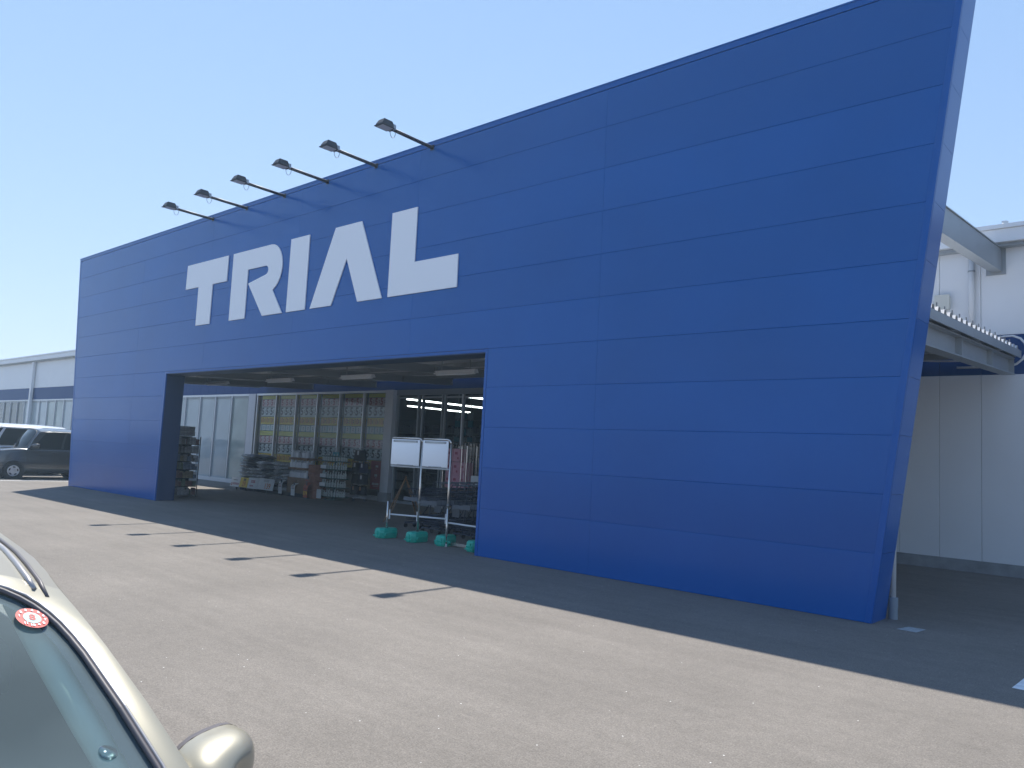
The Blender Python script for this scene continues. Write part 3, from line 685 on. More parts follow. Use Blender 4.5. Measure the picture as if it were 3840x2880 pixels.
# jugs in cardboard trays, three tiers
ct = thing('carton_stack', (-22.25, 5.45, 0), 'brown cardboard carton base carrying trays of white jugs', 'carton')
MB().box(-22.80, -21.75, 5.02, 5.8, .0, .12).build('pallet', M['dark'], ct)
for k in range(2): smooth_bevel(MB().box(-22.80 + k * .53, -22.29 + k * .53, 5.04, 5.78, .121, .55).build('carton', M['card'], ct), .008, 1)
def jug_mesh():
    b = MB(); b.cbox(-.075, .075, -.055, .055, 0, .24, .02); b.lathe([(.022, .235), (.022, .275), (.026, .276), (.026, .30)], (.035, 0, 0), n=10)
    b.tube([(-.05, 0, .23), (-.045, 0, .272), (0, 0, .276), (.02, 0, .25)], .012, 6)
    me = bpy.data.meshes.new('white_jug'); me.from_pydata(b.v, [], b.f); me.materials.append(M['jug']); return me
JM = jug_mesh()
for t in range(3):
    zb = .552 + t * .325
    tr = MB(); tr.box(-22.80, -21.75, 5.05, 5.75, zb, zb + .012).box(-22.80, -21.75, 5.045, 5.055, zb + .013, zb + .075).box(-22.80, -22.79, 5.056, 5.75, zb + .013, zb + .075).box(-21.76, -21.75, 5.056, 5.75, zb + .013, zb + .075)
    tr.build('tray', M['card'], label=['cardboard tray of white jugs directly on the brown cartons', 'cardboard tray of white jugs in the middle of the stack', 'cardboard tray of white jugs on top of the stack'][t], cat='tray', group='trays of white jugs')
    for i in range(6):
        if t == 2 and i == 3: continue
        for d in range(2):
            o = bpy.data.objects.new('white_jug', JM); COL.objects.link(o)
            o.location = (-22.69 + i * .168 + random.uniform(-.012, .012), 5.13 + d * .14, zb + .0125); o.rotation_euler = (0, 0, random.uniform(-.15, .15))
            tag(o, 'white plastic jug standing in a cardboard tray', 'jug', 'white jugs in cardboard trays')
pc = thing('printed_carton', (-21.53, 5.4, 0), 'tall reddish printed cartons stacked between jugs and green tiered stand', 'carton')
for k in range(4): smooth_bevel(MB().box(-21.72, -21.36, 5.1, 5.6, .0 + k * .27, .266 + k * .27).build('carton', M['card_red'], pc), .006, 1)
# hanging tags in front
def hang_tag(x, y, z0, z1, m, label, txt=None, ink=None, top=None):
    r = thing('price_tag', (x, y, z0), label, 'price tag', 'price tags in front of the jug cartons'); w = .11
    P = []
    for i in range(7):
        t = i / 6; z = z0 + (z1 - z0) * t; yy = y + (.0 if t < .7 else (t - .7) ** 2 * 1.6)
        P.append([(x - w - .03 * t, yy, z), (x + w - .03 * t, yy, z)])
    o = MB().grid(P).build('sheet', m, r, fix=False); so = o.modifiers.new('thick', 'SOLIDIFY'); so.thickness = .004
    MB().box(x - .02, x + .01, y + .02, y + .05, 0, z1 + .02).build('stem', M['cart_grey'], r); MB().box(x - .07, x + .06, y - .02, y + .09, .0, .012).build('foot', M['cart_grey'], r)
    if txt: text_obj(txt, .15, M[ink], face_minus_y(x - .01, y - .006, z0 + .13), r, bold=.004)
    for k in range(3): MB().box(x - .08, x + .06 - .02 * k, y - .007, y - .0045, z0 + .22 + .045 * k, z0 + .24 + .045 * k).build('print', M['ink_red'] if k % 2 else M['cart_grey'], r)
hang_tag(-22.95, 4.9, .06, .5, M['poster_white'], 'white curling price tag between soil bags and jug cartons')
hang_tag(-22.2, 4.9, .05, .45, M['poster_white'], 'narrow white and red price tag below the jug cartons')
hang_tag(-21.42, 4.85, .04, .5, M['orange_card'], 'orange price tag reading 579', '579', 'poster_yellow')
hang_tag(-21.62, 5.02, .3, .68, M['card_red'], 'brownish price tag on the reddish printed cartons')

# green tiered stand
ts = thing('tiered_stand', (-21.0, 5.6, 0), 'round dark green tiered stand full of pale bottles', 'stand')
TZ = [.12, .42, .70, .98, 1.24]
def ell(z, rx=.62, ry=.34, n=22): return [(-20.95 + rx * math.cos(2 * math.pi * k / n), 5.6 + ry * math.sin(2 * math.pi * k / n), z) for k in range(n)]
for zz in TZ + [1.40]:
    rx = .66 - .03 * (zz > 1)
    v = ell(zz - .03, rx) + ell(zz, rx); n = 22
    MB().add(v, [tuple(range(n - 1, -1, -1)), tuple(range(n, 2 * n))] + [(i, (i + 1) % n, (i + 1) % n + n, i + n) for i in range(n)]).build('tier', M['tier_green'], ts)
MB().tube([(-20.95, 5.6, 0), (-20.95, 5.6, 1.4)], .04, 10).build('post', M['tier_green'], ts); MB().lathe([(.3, 0), (.3, .03)], (-20.95, 5.6, 0)).build('foot', M['tier_green'], ts)
b = MB(); b.lathe([(.036, 0), (.038, .01), (.038, .12), (.018, .155), (.018, .185), (.022, .186), (.022, .21)], (0, 0, 0), n=10)
bm_ = bpy.data.meshes.new('bottle'); bm_.from_pydata(b.v, [], b.f); bm_.materials.append(M['bottle'])
for zz in TZ:
    for k in range(15):
        a = math.pi * (1.02 + .96 * k / 14)
        o = bpy.data.objects.new('bottle', bm_); COL.objects.link(o); o.location = (-20.95 + .57 * math.cos(a), 5.6 + .27 * math.sin(a), zz + .0005)
        o.scale = (1, 1, random.choice((.85, 1, 1.1)))
        tag(o, 'small pale bottle on the round dark green tiered stand', 'bottle', 'bottles on the green tiered stand')
for k, zz in enumerate((.45, .73, 1.01)):
    MB().box(-21.25, -20.95, 5.232, 5.24, zz - .02, zz + .09).build('shelf_card', M['poster_white'], ts)
MB().box(-21.32, -21.08, 5.20, 5.21, .03, .32).build('shelf_card', M['poster_white'], ts)
MB().box(-21.12, -20.80, 5.58, 5.60, 1.401, 1.52).build('top_card', M['ink_teal'], ts)

# caster rack hung with black bags
br = thing('bag_rack', (-20.35, 6.15, 0), 'white caster rack beside the entrance column hung with black bags', 'rack')
MB().tube([(-20.35, 6.15, .09), (-20.35, 6.15, 1.72)], .018, 10).build('post', M['alu'], br)
MB().box(-20.68, -20.02, 6.13, 6.17, .09, .13).box(-20.37, -20.33, 5.9, 6.12, .09, .125).box(-20.37, -20.33, 6.18, 6.4, .09, .125).build('base', M['alu'], br)
for dx, dy in ((-.3, 0), (.3, 0), (0, -.22), (0, .22)):
    MB().lathe([(.02, -.012), (.04, -.012), (.04, .012), (.02, .012)], (-20.35 + dx, 6.15 + dy, .042), axis='y', n=12).build('caster', M['cart_grey'], br)
    MB().box(-20.36 + dx, -20.34 + dx, 6.14 + dy, 6.16 + dy, .055, .09).build('caster_stem', M['alu'], br)
for zz in (1.68, 1.27, .88, .52): MB().tube([(-20.7, 6.15, zz), (-20.0, 6.15, zz)], .01, 6).build('hanger_bar', M['alu'], br)
def tote(x, z, w, h, m, label):
    r = thing('black_bag', (x, 6.1, z), label, 'bag', 'black bags on the caster rack'); n = 8
    for sgn in (1,):
        P = []
        for j in range(6):
            t = j / 5; row = []
            for i in range(13):
                a = 2 * math.pi * i / 12; sw = w * (.78 + .22 * (1 - t) + .05 * math.sin(3 * a)); row.append((x + sw / 2 * math.cos(a), 6.1 + .10 * (1 + .4 * (1 - t)) * math.sin(a), z + h * t))
            P.append(row)
        mb = MB().grid(P); mb.add(P[0][:-1], [tuple(range(12))]); mb.add(P[-1][:-1], [tuple(range(12))]); mb.build('body', m, r, smooth=True)
    for dx in (-.12, .12): MB().tube([(x + dx - .05, 6.03, z + h * .95), (x + dx - .03, 6.08, z + h + .07), (x + dx + .03, 6.08, z + h + .07), (x + dx + .05, 6.03, z + h * .95)], .008, 5).build('handle', m, r)
    return r
TG = [(-20.38, 1.28, .62, .34, 'tote', 'wide black bag at the top of the caster rack'), (-20.52, .90, .40, .32, 'tote', 'black bag on the second bar of the caster rack'), (-20.15, .91, .40, .30, 'tote_navy', 'navy bag on the second bar of the caster rack'),
      (-20.52, .55, .40, .30, 'tote', 'plain black bag on the third bar of the caster rack'), (-20.15, .54, .42, .30, 'tote', 'black bag with white tags on the third bar of the caster rack'),
      (-20.52, .20, .42, .28, 'tote', 'black bag with a red-brown tag on the lowest bar'), (-20.16, .20, .42, .28, 'tote', 'black bag with a kraft tag on the lowest bar')]
for i, (x, z, w, h, m, lb) in enumerate(TG):
    r = tote(x, z, w, h, M[m], lb)
    if i != 3:
        MB().box(x + .02, x + .10, 5.968, 5.972, z + h * .55, z + h * .95).build('tag', M['kraft'] if i > 4 else M['tag'], r)

# folded A-frame easel at the left of the carts
ez = thing('easel', (-14.0, 2.3, 0), 'brown wooden A-frame easel beside the shopping carts', 'easel')
ap = Vector((-13.85, 2.42, 1.06))
for q in ((-13.62, 1.72, 0), (-14.35, 2.25, 0), (-13.45, 2.75, .0), (-13.95, 2.98, 0)):
    d = (Vector(q) - ap); MB().tube([ap + d * -.03, Vector(q) + Vector((0, 0, .012))], .016, 6).build('leg', M['wood'], ez)
MB().tube([ap.lerp(Vector((-13.62, 1.72, 0)), .62), ap.lerp(Vector((-14.35, 2.25, 0)), .62)], .012, 6).build('brace', M['wood'], ez)
MB().tube([ap.lerp(Vector((-13.45, 2.75, 0)), .5), ap.lerp(Vector((-13.95, 2.98, 0)), .5)], .012, 6).build('brace', M['wood'], ez)

# shopping carts, nested in three rows
def make_cart():
    r = thing('shopping_cart', (0, 0, 0), '', 'shopping cart', 'shopping carts nested in rows', world=False)
    fr = MB()
    for s in (-1, 1):
        fr.tube([(s * .25, .40, .12), (s * .25, -.36, .12)], .011, 6); fr.tube([(s * .25, .36, .12), (s * .255, .40, .5), (s * .255, .44, .93), (s * .25, .50, 1.0)], .012, 6)
        fr.tube([(s * .25, .02, .12), (s * .25, .30, .42), (s * .25, .41, .6)], .010, 6)
    fr.tube([(-.25, -.36, .12), (.25, -.36, .12)], .011, 6); fr.build('frame', M['cart'], r)
    def basket(x, y0, y1, z0, z1, dy, nm):
        b = MB()
        for t in (0, .5, 1):
            z = z0 + (z1 - z0) * t; k = dy * t; b.tube([(-x, y0 - k, z), (x, y0 - k, z), (x, y1, z), (-x, y1, z), (-x, y0 - k, z)], .006 if t < 1 else .009, 5)
        for i in range(9):
            xx = -x + 2 * x * i / 8; b.tube([(xx, y0 - dy, z1), (xx, y0, z0), (xx, y1, z0)], .0035, 4)
        for i in range(6):
            yy = y0 + (y1 - y0) * i / 5; b.tube([(-x, yy, z1), (-x, yy, z0), (x, yy, z0), (x, yy, z1)], .0035, 4)
        return b.build(nm, M['cart'], r)
    basket(.235, -.30, .36, .60, .86, .10, 'basket'); basket(.235, -.33, .33, .18, .27, .02, 'lower_tray')
    MB().tube([(-.26, .50, 1.0), (.26, .50, 1.0)], .017, 8).build('handle', M['cart_grey'], r)
    MB().box(-.245, .245, -.44, -.425, .60, .68).build('bumper_plate', M['cart_grey'], r)
    MB().box(-.11, .11, .375, .385, .33, .50).build('notice', M['cart_grey'], r)
    for sx in (-.25, .25):
        for yy in (-.33, .37):
            MB().lathe([(.02, -.012), (.05, -.012), (.05, .012), (.02, .012)], (sx, yy, .0505), axis='x', n=12).build('caster', M['rubber'], r)
            MB().box(sx - .018, sx + .018, yy - .02, yy + .02, .085, .12).build('caster_fork', M['cart_grey'], r)
    return r
cart = make_cart(); first = True
rowlab = ['dark shopping cart nested in the row beside the wooden easel', 'dark shopping cart nested in the row behind the two white boards', 'dark shopping cart nested in the row beside the right opening jamb']
for ri, (rx, ry) in enumerate(((-13.05, 2.35), (-12.0, 1.9), (-10.9, 1.75))):
    for k in range(7):
        p = (rx - .012 * k, ry + .27 * k, 0); a = math.pi + .02 * math.sin(k * 2.1 + ri)
        a = .02 * math.sin(k * 2.1 + ri)
        o = cart if first else dup(cart, p, a); first = False
        o.location = p; o.rotation_euler = (0, 0, a); tag(o, rowlab[ri], None, ['shopping carts beside the easel', 'shopping carts behind the white boards', 'shopping carts beside the jamb'][ri])

# pink cartons and roll cages in front of the doors
for i, (x, z) in enumerate(((-16.0, .72), (-15.72, .72), (-16.0, 1.08), (-15.72, 1.08), (-15.98, 1.45), (-15.70, 1.45), (-15.45, .72), (-15.45, 1.08))):
    r = thing('pink_carton', (x, 6.0, z), 'pink carton in the stack on the cage trolley before the doors', 'carton', 'pink cartons on the cage trolley')
    smooth_bevel(MB().box(x - .135, x + .135, 5.85, 6.15, z, z + .36).build('box', M['pink'], r), .012)
    MB().lathe([(.001, 0), (.035, 0), (.035, .002)], (x + .05, 5.846, z + .1), axis='y', n=14).build('print', M['pink_dark'], r)
    MB().box(x - .08, x + .03, 5.846, 5.849, z + .2, z + .27).build('print', M['pink_dark'], r)
def cage(x, y, label):
    r = thing('roll_cage', (x, y, 0), label, 'roll cage', 'roll cages before the doors')
    for s in (-1, 1):
        xx = x + s * .36
        MB().tube([(xx, y - .3, .15), (xx, y - .3, 1.9), (xx, y - .24, 2.0), (xx, y + .24, 2.0), (xx, y + .3, 1.9), (xx, y + .3, .15)], .014, 8).build('side_frame', M['stainless'], r)
        for k in range(4): MB().tube([(xx, y - .18 + .12 * k, .2), (xx, y - .18 + .12 * k, 1.98)], .006, 5).build('side_bar', M['stainless'], r)
    MB().tube([(x - .36, y + .3, .15), (x - .36, y + .3, 1.92), (x + .36, y + .3, 1.92), (x + .36, y + .3, .15)], .012, 8).build('back_frame', M['stainless'], r)
    for k in range(6): MB().tube([(x - .26 + .104 * k, y + .3, .2), (x - .26 + .104 * k, y + .3, 1.92)], .005, 5).build('back_bar', M['stainless'], r)
    MB().box(x - .38, x + .38, y - .32, y + .32, .13, .16).build('base', M['galv'], r)
    for sx in (-.3, .3):
        for sy in (-.25, .25):
            MB().lathe([(.02, -.015), (.06, -.015), (.06, .015), (.02, .015)], (x + sx, y + sy, .0605), axis='x', n=12).build('caster', M['rubber'], r)
            MB().box(x + sx - .02, x + sx + .02, y + sy - .02, y + sy + .02, .1, .1295).build('caster_fork', M['galv'], r)
    return r
cage(-15.72, 6.0, 'silver roll cage carrying the stack of pink cartons'); cage(-14.85, 6.05, 'empty silver roll cage beside the pink cartons')
MB().box(-16.07, -15.35, 5.86, 6.16, .161, .719).build('carton', M['card'], label='large brown carton under the pink cartons in the roll cage', cat='carton')
MB().box(-14.98, -14.7, 5.722, 5.728, .85, 1.1).build('notice', M['poster_white'], label='pale notice sheet hung on the empty roll cage', cat='notice')

# ------------------------------------------------------------------ sign stand with green water tanks
ss = thing('board_stand', (-11.88, .30, 0), 'stainless tube stand holding two blank white boards side by side', 'stand', rz=math.radians(8.7), world=False)
def post(x, z1, nm='post'): MB().tube([(x, 0, .10), (x, 0, z1)], .021, 12).build(nm, M['stainless'], ss, smooth=True)
post(0, .70); post(.77, 1.85); post(1.45, 1.85)
for i, (x0, x1) in enumerate(((.02, .77), (.80, 1.45))):
    MB().tube([(x0, 0, 1.93), (x1 - .09, 0, 1.93), (x1 - .04, 0, 1.917), (x1 - .01, 0, 1.885), (x1, 0, 1.852)], .021, 12).build('top_rail', M['stainless'], ss, smooth=True)
    MB().tube([(x0, 0, 1.385), (x1 - .022, 0, 1.385)], .018, 12).build('lower_rail', M['alu'], ss, smooth=True)
    bo = MB().box(x0 + .01, x1 - .035, -.045, -.025, 1.41, 1.905).build('white_board', M['whiteboard'], ss); smooth_bevel(bo, .012)
    MB().box(x0 + .06, x1 - .085, -.052, -.0455, 1.85, 1.89).build('clip_bar', M['galv'], ss)
    MB().box(x0 + .18, x1 - .17, -.056, -.0455, 1.41, 1.427).build('pen_tray', M['galv'], ss)
    for xx in (x0 + .08, x1 - .105): MB().box(xx - .012, xx + .012, -.056, -.0525, 1.86, 1.883).build('screw', M['alu_dark'], ss)
MB().tube([(.07, .005, .455), (1.43, .005, .48)], .016, 10).build('cross_rail', M['pvc'], ss, smooth=True)
for x, z in ((.06, .455), (.745, .465), (1.42, .48)):
    MB().tube([(x, -.005, z - .09), (x, -.005, z + .09)], .014, 8).build('clamp', M['alu'], ss)
for x, z in ((.77, .72), (1.45, .72)): MB().lathe([(.022, 0), (.026, 0), (.026, .03), (.022, .03)], (x, 0, z), n=12).build('collar', M['alu_dark'], ss)
s2 = thing('barrier_stand', (-10.0, .36, 0), 'short stainless post and white rail beside the right opening jamb', 'barrier')
MB().tube([(-10.32, .40, 0), (-10.32, .40, .68)], .021, 12).build('post', M['stainless'], s2, smooth=True)
MB().lathe([(.024, 0), (.024, .05)], (-10.32, .40, 0), n=12).build('foot', M['pvc'], s2)
MB().tube([(-10.30, .42, .43), (-9.0, .56, .40)], .016, 10).build('rail', M['pvc'], s2, smooth=True)
MB().box(-10.30, -9.1, .50, .56, .02, .075).build('floor_bar', M['stainless'], s2)
def tank(x, y, label, rz=0.0):
    r = thing('water_tank', (x, y, 0), label, 'water weight', 'green water tanks weighing the stands', world=False)
    r.rotation_euler = (0, 0, rz)
    b = MB(); L, W, H = .44, .26, .19
    # octagonal plan body with sloped shoulders, recessed waist grip
    def ring(k, z, w=1.0): return [(-L / 2 + .07, -W / 2 * w), (L / 2 - .07, -W / 2 * w), (L / 2, -W / 2 * w + .06), (L / 2, W / 2 * w - .06), (L / 2 - .07, W / 2 * w), (-L / 2 + .07, W / 2 * w), (-L / 2, W / 2 * w - .06), (-L / 2, -W / 2 * w + .06)]
    P = []
    for z, k in ((0, .93), (.02, 1), (.085, 1), (.09, 1.03), (.11, 1.03), (.115, 1), (.16, 1), (H, .86)):
        P.append([(a * k, c * k, z) for a, c in ring(1, z)])
    b.grid(P, closed_u=True); b.add(P[0], [tuple(range(7, -1, -1))]); b.add(P[-1], [tuple(range(8))])
    smooth_bevel(b.build('tank_body', M['green'], r), .007, 2, 20)
    MB().box(L / 2 - .002, L / 2 + .018, -.10, .10, .038, .06).build('handle_rib', M['green'], r)
    MB().box(L / 2 - .002, L / 2 + .014, .01, .035, .0605, .15).build('handle_rib', M['green'], r)
    MB().box(L / 2 - .002, L / 2 + .014, .01, .035, .01, .0375).build('handle_rib', M['green'], r)
    MB().lathe([(.026, 0), (.026, -.03), (.02, -.034)], (.12, -W / 2 - .001, .075), axis='y', n=12).build('cap', M['green'], r)
    MB().lathe([(.026, 0), (.026, .03), (.02, .034)], (.12, W / 2 + .001, .075), axis='y', n=12).build('cap', M['green'], r)
    MB().lathe([(.03, 0), (.03, .012)], (0, 0, H - .005), n=14).build('socket', M['tier_green'], r)
    return r
q = math.radians(-90)
tank(-11.88, .30, 'green water tank under the short post at the free end of the board stand', q - .03); tank(-11.12, .415, 'green water tank under the middle post of the board stand', q + .04)
tank(-10.46, .53, 'green water tank under the end post of the board stand', q + .30); tank(-9.58, .47, 'green water tank half hidden by the right opening jamb', q)

# ------------------------------------------------------------------ cars
M['beige'] = mat('champagne_paint', (.33, .305, .235), .40, .35, .5, coat=.5, coat_r=.12)
M['charcoal'] = mat('charcoal_paint', (.07, .073, .078), .25, .3, .5, coat=1.0)
M['car_white'] = mat('white_paint', (.62, .63, .66), .3, .1, .5, coat=1.0)
M['car_glass'] = glass_mat('windscreen_glass', (.74, .86, .84), 1.0, dust=.22)
M['car_glass_dark'] = mat('tinted_glass', (.012, .016, .018), .03, 0, .5)
M['frit'] = mat('frit_band', (.05, .055, .07), .15)
M['seal'] = mat('rubber_seal', (.10, .09, .095), .5)
M['cup'] = glass_mat('clear_plastic', (.8, .88, .88), 2.2, rough=.08)
M['chrome'] = mat('bright_trim', (.38, .36, .35), .38, .5)
M['trim_in'] = mat('inner_trim', (.62, .66, .56), .7)
M['dash'] = mat('dashboard', (.07, .085, .09), .75, bump=.2, bscale=200)
M['seat'] = mat('seat_cloth', (.10, .11, .11), .9)
M['tyre'] = mat('tyre', (.02, .02, .021), .75); M['rim'] = mat('alloy_rim', (.55, .56, .57), .3, .6)
M['lamp_clear'] = mat('headlamp', (.55, .58, .6), .08, .4); M['lamp_red'] = mat('tail_lamp', (.30, .02, .02), .2)
M['sticker_red'] = mat('sticker_red', (.55, .045, .035), .5); M['sticker_pale'] = mat('sticker_pale', (.36, .50, .47), .5); M['sticker_white'] = mat('sticker_white', (.75, .76, .75), .5)

def lerp(a, b, t): return a + (b - a) * t
def make_car(p, root, paint, near=False):
    """local axes: x forward, y to the car's left, z up; origin below the middle of the car"""
    L2 = p['L'] / 2; W = p['W'] / 2; zb = p['belt']; hz = p['hood']; xc = p['cowl']; xt = p['wt']; xr = p['rt']; xq = p['rb']; ze = p['edge']; zr = p['crown']; wr = p['wr']; sill = p['sill']
    wb = W - .045
    def plan(x):   # rounded plan taper towards nose and tail
        a = abs(x) / L2
        return 1 - .16 * max(0, a - .55) ** 2 / .2025 - .12 * max(0, (a - .9) / .1) ** 2
    # lower body: loft of cross sections
    st_ = [-L2, -L2 + .06, -L2 + .25, xq, xq + .3, -.5, 0, .4, xc - .25, xc, xc + .25, lerp(xc, L2, .6), L2 - .3, L2 - .08, L2]
    st_ = sorted(set(round(x, 4) for x in st_)); P = []
    for x in st_:
        k = plan(x); w = W * k
        if x > xc: top = lerp(zb + .0, hz, min(1, (x - xc) / (L2 - xc)) ** 1.3)
        else: top = zb
        end = 0
        if x >= L2 - .001 or x <= -L2 + .001: end = 1
        top -= .10 * end; zlow = sill + (.06 if abs(x) > L2 - .3 else 0)
        prof = [(w * .86, zlow), (w * .97, zlow + .04), (w, lerp(zlow, top, .28)), (w, lerp(zlow, top, .5)), (w * .985, lerp(zlow, top, .72)), (w * .965, top - .06), (w * .93, top - .015), (w * .86, top + (.012 if x > xc else 0)), (w * .5, top + (.03 if x > xc else .0)), (0, top + (.036 if x > xc else 0))]
        P.append([(x, -a, z) for a, z in prof] + [(x, a, z) for a, z in prof[-2::-1]])
    b = MB().grid(P); n = len(P[0])
    b.add(P[0], [tuple(range(n))]); b.add(P[-1], [tuple(range(n - 1, -1, -1))]); 
    bo = b.build('body', paint, root, smooth=True)
    mo = bo.modifiers.new('sub', 'SUBSURF'); mo.levels = 1; mo.render_levels = 2 if near else 1
    MB().box(-L2 + .15, L2 - .15, -W * .8, W * .8, sill - .03, sill + .05).build('underbody', M['rubber'], root)
    # greenhouse surfaces
    bulge = p.get('bulge', .13); BZ = .045
    def WSf(y, v):  # windscreen surface, v 0 at cowl to 1 at roof
        x = lerp(xc, xt, v) - bulge * (1 - .35 * v) * (y / wb) ** 2 + BZ * math.sin(math.pi * v); z = lerp(zb + .0, ze + (zr - ze) * (1 - min(1, abs(y) / wr) ** 2.2) * .75, v) - .032 * min(1, abs(y) / wr) ** 4 * v ** 3; return Vector((x, y, z))
    def hw(v): return lerp(wb, wr, v ** .85)
    n = 48; loop = []; outer = []
    ex = 5.0
    for i in range(n):
        t = 2 * math.pi * i / n; c, s = math.cos(t), math.sin(t)
        u = math.copysign(abs(c) ** (2 / ex), c); w_ = math.copysign(abs(s) ** (2 / ex), s)
        loop.append((u, w_)); k = 1 / max(abs(u), abs(w_)); outer.append((u * k, w_ * k))
    PW = p.get('pillar', .075)
    def pt(u, w_, sc, off=0.0):
        v = .5 + .5 * w_ * sc * .965 - .012; q = WSf(u * sc * (hw(max(0, min(1, v))) - PW), v); return q
    def po(u, w_):
        v = .5 + .5 * w_; return WSf(u * (hw(v) + .012 * math.sin(math.pi * v)), v)
    G1 = [pt(u, w_, 1) for u, w_ in loop]
    fr = MB().grid([[po(u, w_) for u, w_ in outer], [lerp_v(po(*outer[i]), G1[i], .5) + Vector((.004, 0, .006)) for i in range(n)], G1], closed_u=True)
    fr.build('windscreen_frame', paint, root, smooth=True)
    off = Vector((-.004, 0, -.006))
    F = [[pt(u, w_, s) + off for u, w_ in loop] for s in (1.0, .99, .965, .94)]
    MB().grid(F, closed_u=True).build('frit_band', M['frit'], root, smooth=True)
    GL = [[pt(u, w_, s) + off + Vector((.0025, 0, .003)) for u, w_ in loop] for s in (.997, .9, .75, .55, .35, .15, .02)]
    ws = MB().grid(GL, closed_u=True); ws.add(GL[-1], [tuple(range(n))]); wso = ws.build('windscreen', M['car_glass'] if near else M['car_glass_dark'], root, smooth=True)
    MB().tube([q + Vector((.002, 0, .003)) for q in G1] + [G1[0] + Vector((.002, 0, .003))], .006 if near else .012, 6, caps=False).build('windscreen_seal', M['seal'], root, smooth=True)
    if near:
        MB().tube([lerp_v(G1[i], po(*outer[i]), .16) + Vector((.003, 0, .005)) for i in list(range(n)) + [0]], .004, 6, caps=False).build('bright_trim', M['chrome'], root, smooth=True)
    # roof
    R = []
    for i in range(9):
        t = i / 8; x = lerp(xt, xr, t); row = []
        for j in range(17):
            s_ = j / 8 - 1; y = s_ * wr
            if i == 0: q = WSf(y, 1.0)
            else:
                z = ze + (zr - ze) * (1 - abs(s_) ** 2.2) * lerp(.75, 1, min(1, t * 4)) * (1 if t < .8 else 1 - .35 * (t - .8) / .2); z -= .032 * abs(s_) ** 4 * max(0, 1 - t / .35) ** 2; q = Vector((x - bulge * .65 * s_ ** 2 * (wr / wb) ** 2 * max(0, 1 - t * 2), y, z))
            row.append(q)
        R.append(row)
    MB().grid(R).build('roof', paint, root, smooth=True)
    # sides
    def side(sg):
        S = []
        for i in range(13):
            t = i / 12; row = []
            for j in range(7):
                v = j / 6
                xf = WSf(hw(v), v).x; xb = lerp(xq, xr, v ** .9); yy = hw(v) + .012 * math.sin(math.pi * v); zz = lerp(zb - .01, ze, v) - .032 * v ** 3 * max(0, 1 - t / .35) ** 2
                row.append(Vector((lerp(xf, xb, t), sg * (yy - .03 * t * t * (1 - v)), zz)))
            S.append(row)
        return S
    SS = {}
    for sg in (1, -1):
        S = side(sg); SS[sg] = S; MB().grid(S).build('side_panel', paint, root, smooth=True)
        def sp(t, v, o):
            a = max(0, min(11.999, t * 12)); i = int(a); fa = a - i; bq = max(0, min(5.999, v * 6)); j = int(bq); fb = bq - j
            q = lerp_v(lerp_v(S[i][j], S[i + 1][j], fa), lerp_v(S[i][j + 1], S[i + 1][j + 1], fa), fb); return q + Vector((0, sg * o, 0))
        for (t0, t1, kf, kr) in p['wins']:
            Q = []
            for j in range(5):
                v = lerp(.03, .90, j / 4); a0 = t0 + kf * (j / 4); a1 = t1 - kr * (j / 4); row = []
                for i in range(9): row.append(sp(lerp(a0, a1, i / 8), v, .006))
                Q.append(row)
            MB().grid(Q).build('side_window', M['car_glass_dark'], root, smooth=True)
        if not near: MB().tube([sp(i / 12, .96, .012) for i in range(13)], .010, 5).build('drip_rail', paint if not near else M['seal'], root, smooth=True)
        for d in p['doors']:
            MB().tube([(d, sg * (W * plan(d) + .001), sill + .1), (d, sg * (W * plan(d) + .001), (sill + zb) / 2), (d, sg * (W * plan(d) * .965 + .003), zb - .07)], .004, 4).build('door_gap', M['rubber'], root)
        for d in p['handles']:
            smooth_bevel(MB().box(d - .09, d + .09, sg * W * .985 - .012, sg * W * .985 + .03, zb - .16, zb - .125).build('door_handle', paint, root), .01)
    # back of the cabin
    B = []
    for j in range(7):
        v = j / 6; row = []
        for i in range(13):
            s_ = i / 6 - 1; a = SS[1][12][j]; zz = a.z if j < 6 else R[8][int((s_ + 1) * 8 + .5)].z
            row.append(Vector((a.x - .05 * (1 - s_ ** 2), s_ * a.y, zz)))
        B.append(row)
    MB().grid(B).build('rear_panel', paint, root, smooth=True)
    MB().grid([[lerp_v(B[j][i], B[j][i], 0) + Vector((-.006, 0, .0)) for i in range(2, 11)] for j in range(1, 6)]).build('rear_window', M['car_glass_dark'], root, smooth=True)
    # lamps, bumper, plate
    for sg in (1, -1):
        h = MB().box(L2 - .20, L2 - .035, sg * W * .52 if sg > 0 else sg * W * .86, sg * W * .86 if sg > 0 else sg * W * .52, hz - .17, hz - .03).build('headlight', M['lamp_clear'], root); smooth_bevel(h, .03)
        h = MB().box(-L2 + .03, -L2 + .14, sg * W * .72 if sg > 0 else sg * W * .88, sg * W * .88 if sg > 0 else sg * W * .72, zb - .30, zb - .02).build('tail_light', M['lamp_red'], root); smooth_bevel(h, .02)
    smooth_bevel(MB().box(L2 - .10, L2 + .03, -W * .80, W * .80, sill + .07, sill + .26).build('bumper', paint, root), .04)
    smooth_bevel(MB().box(-L2 - .03, -L2 + .10, -W * .80, W * .80, sill + .07, sill + .28).build('bumper', paint, root), .04)
    MB().box(L2 + .031, L2 + .04, -.165, .165, sill + .10, sill + .25).build('number_plate', M['sticker_white'], root)
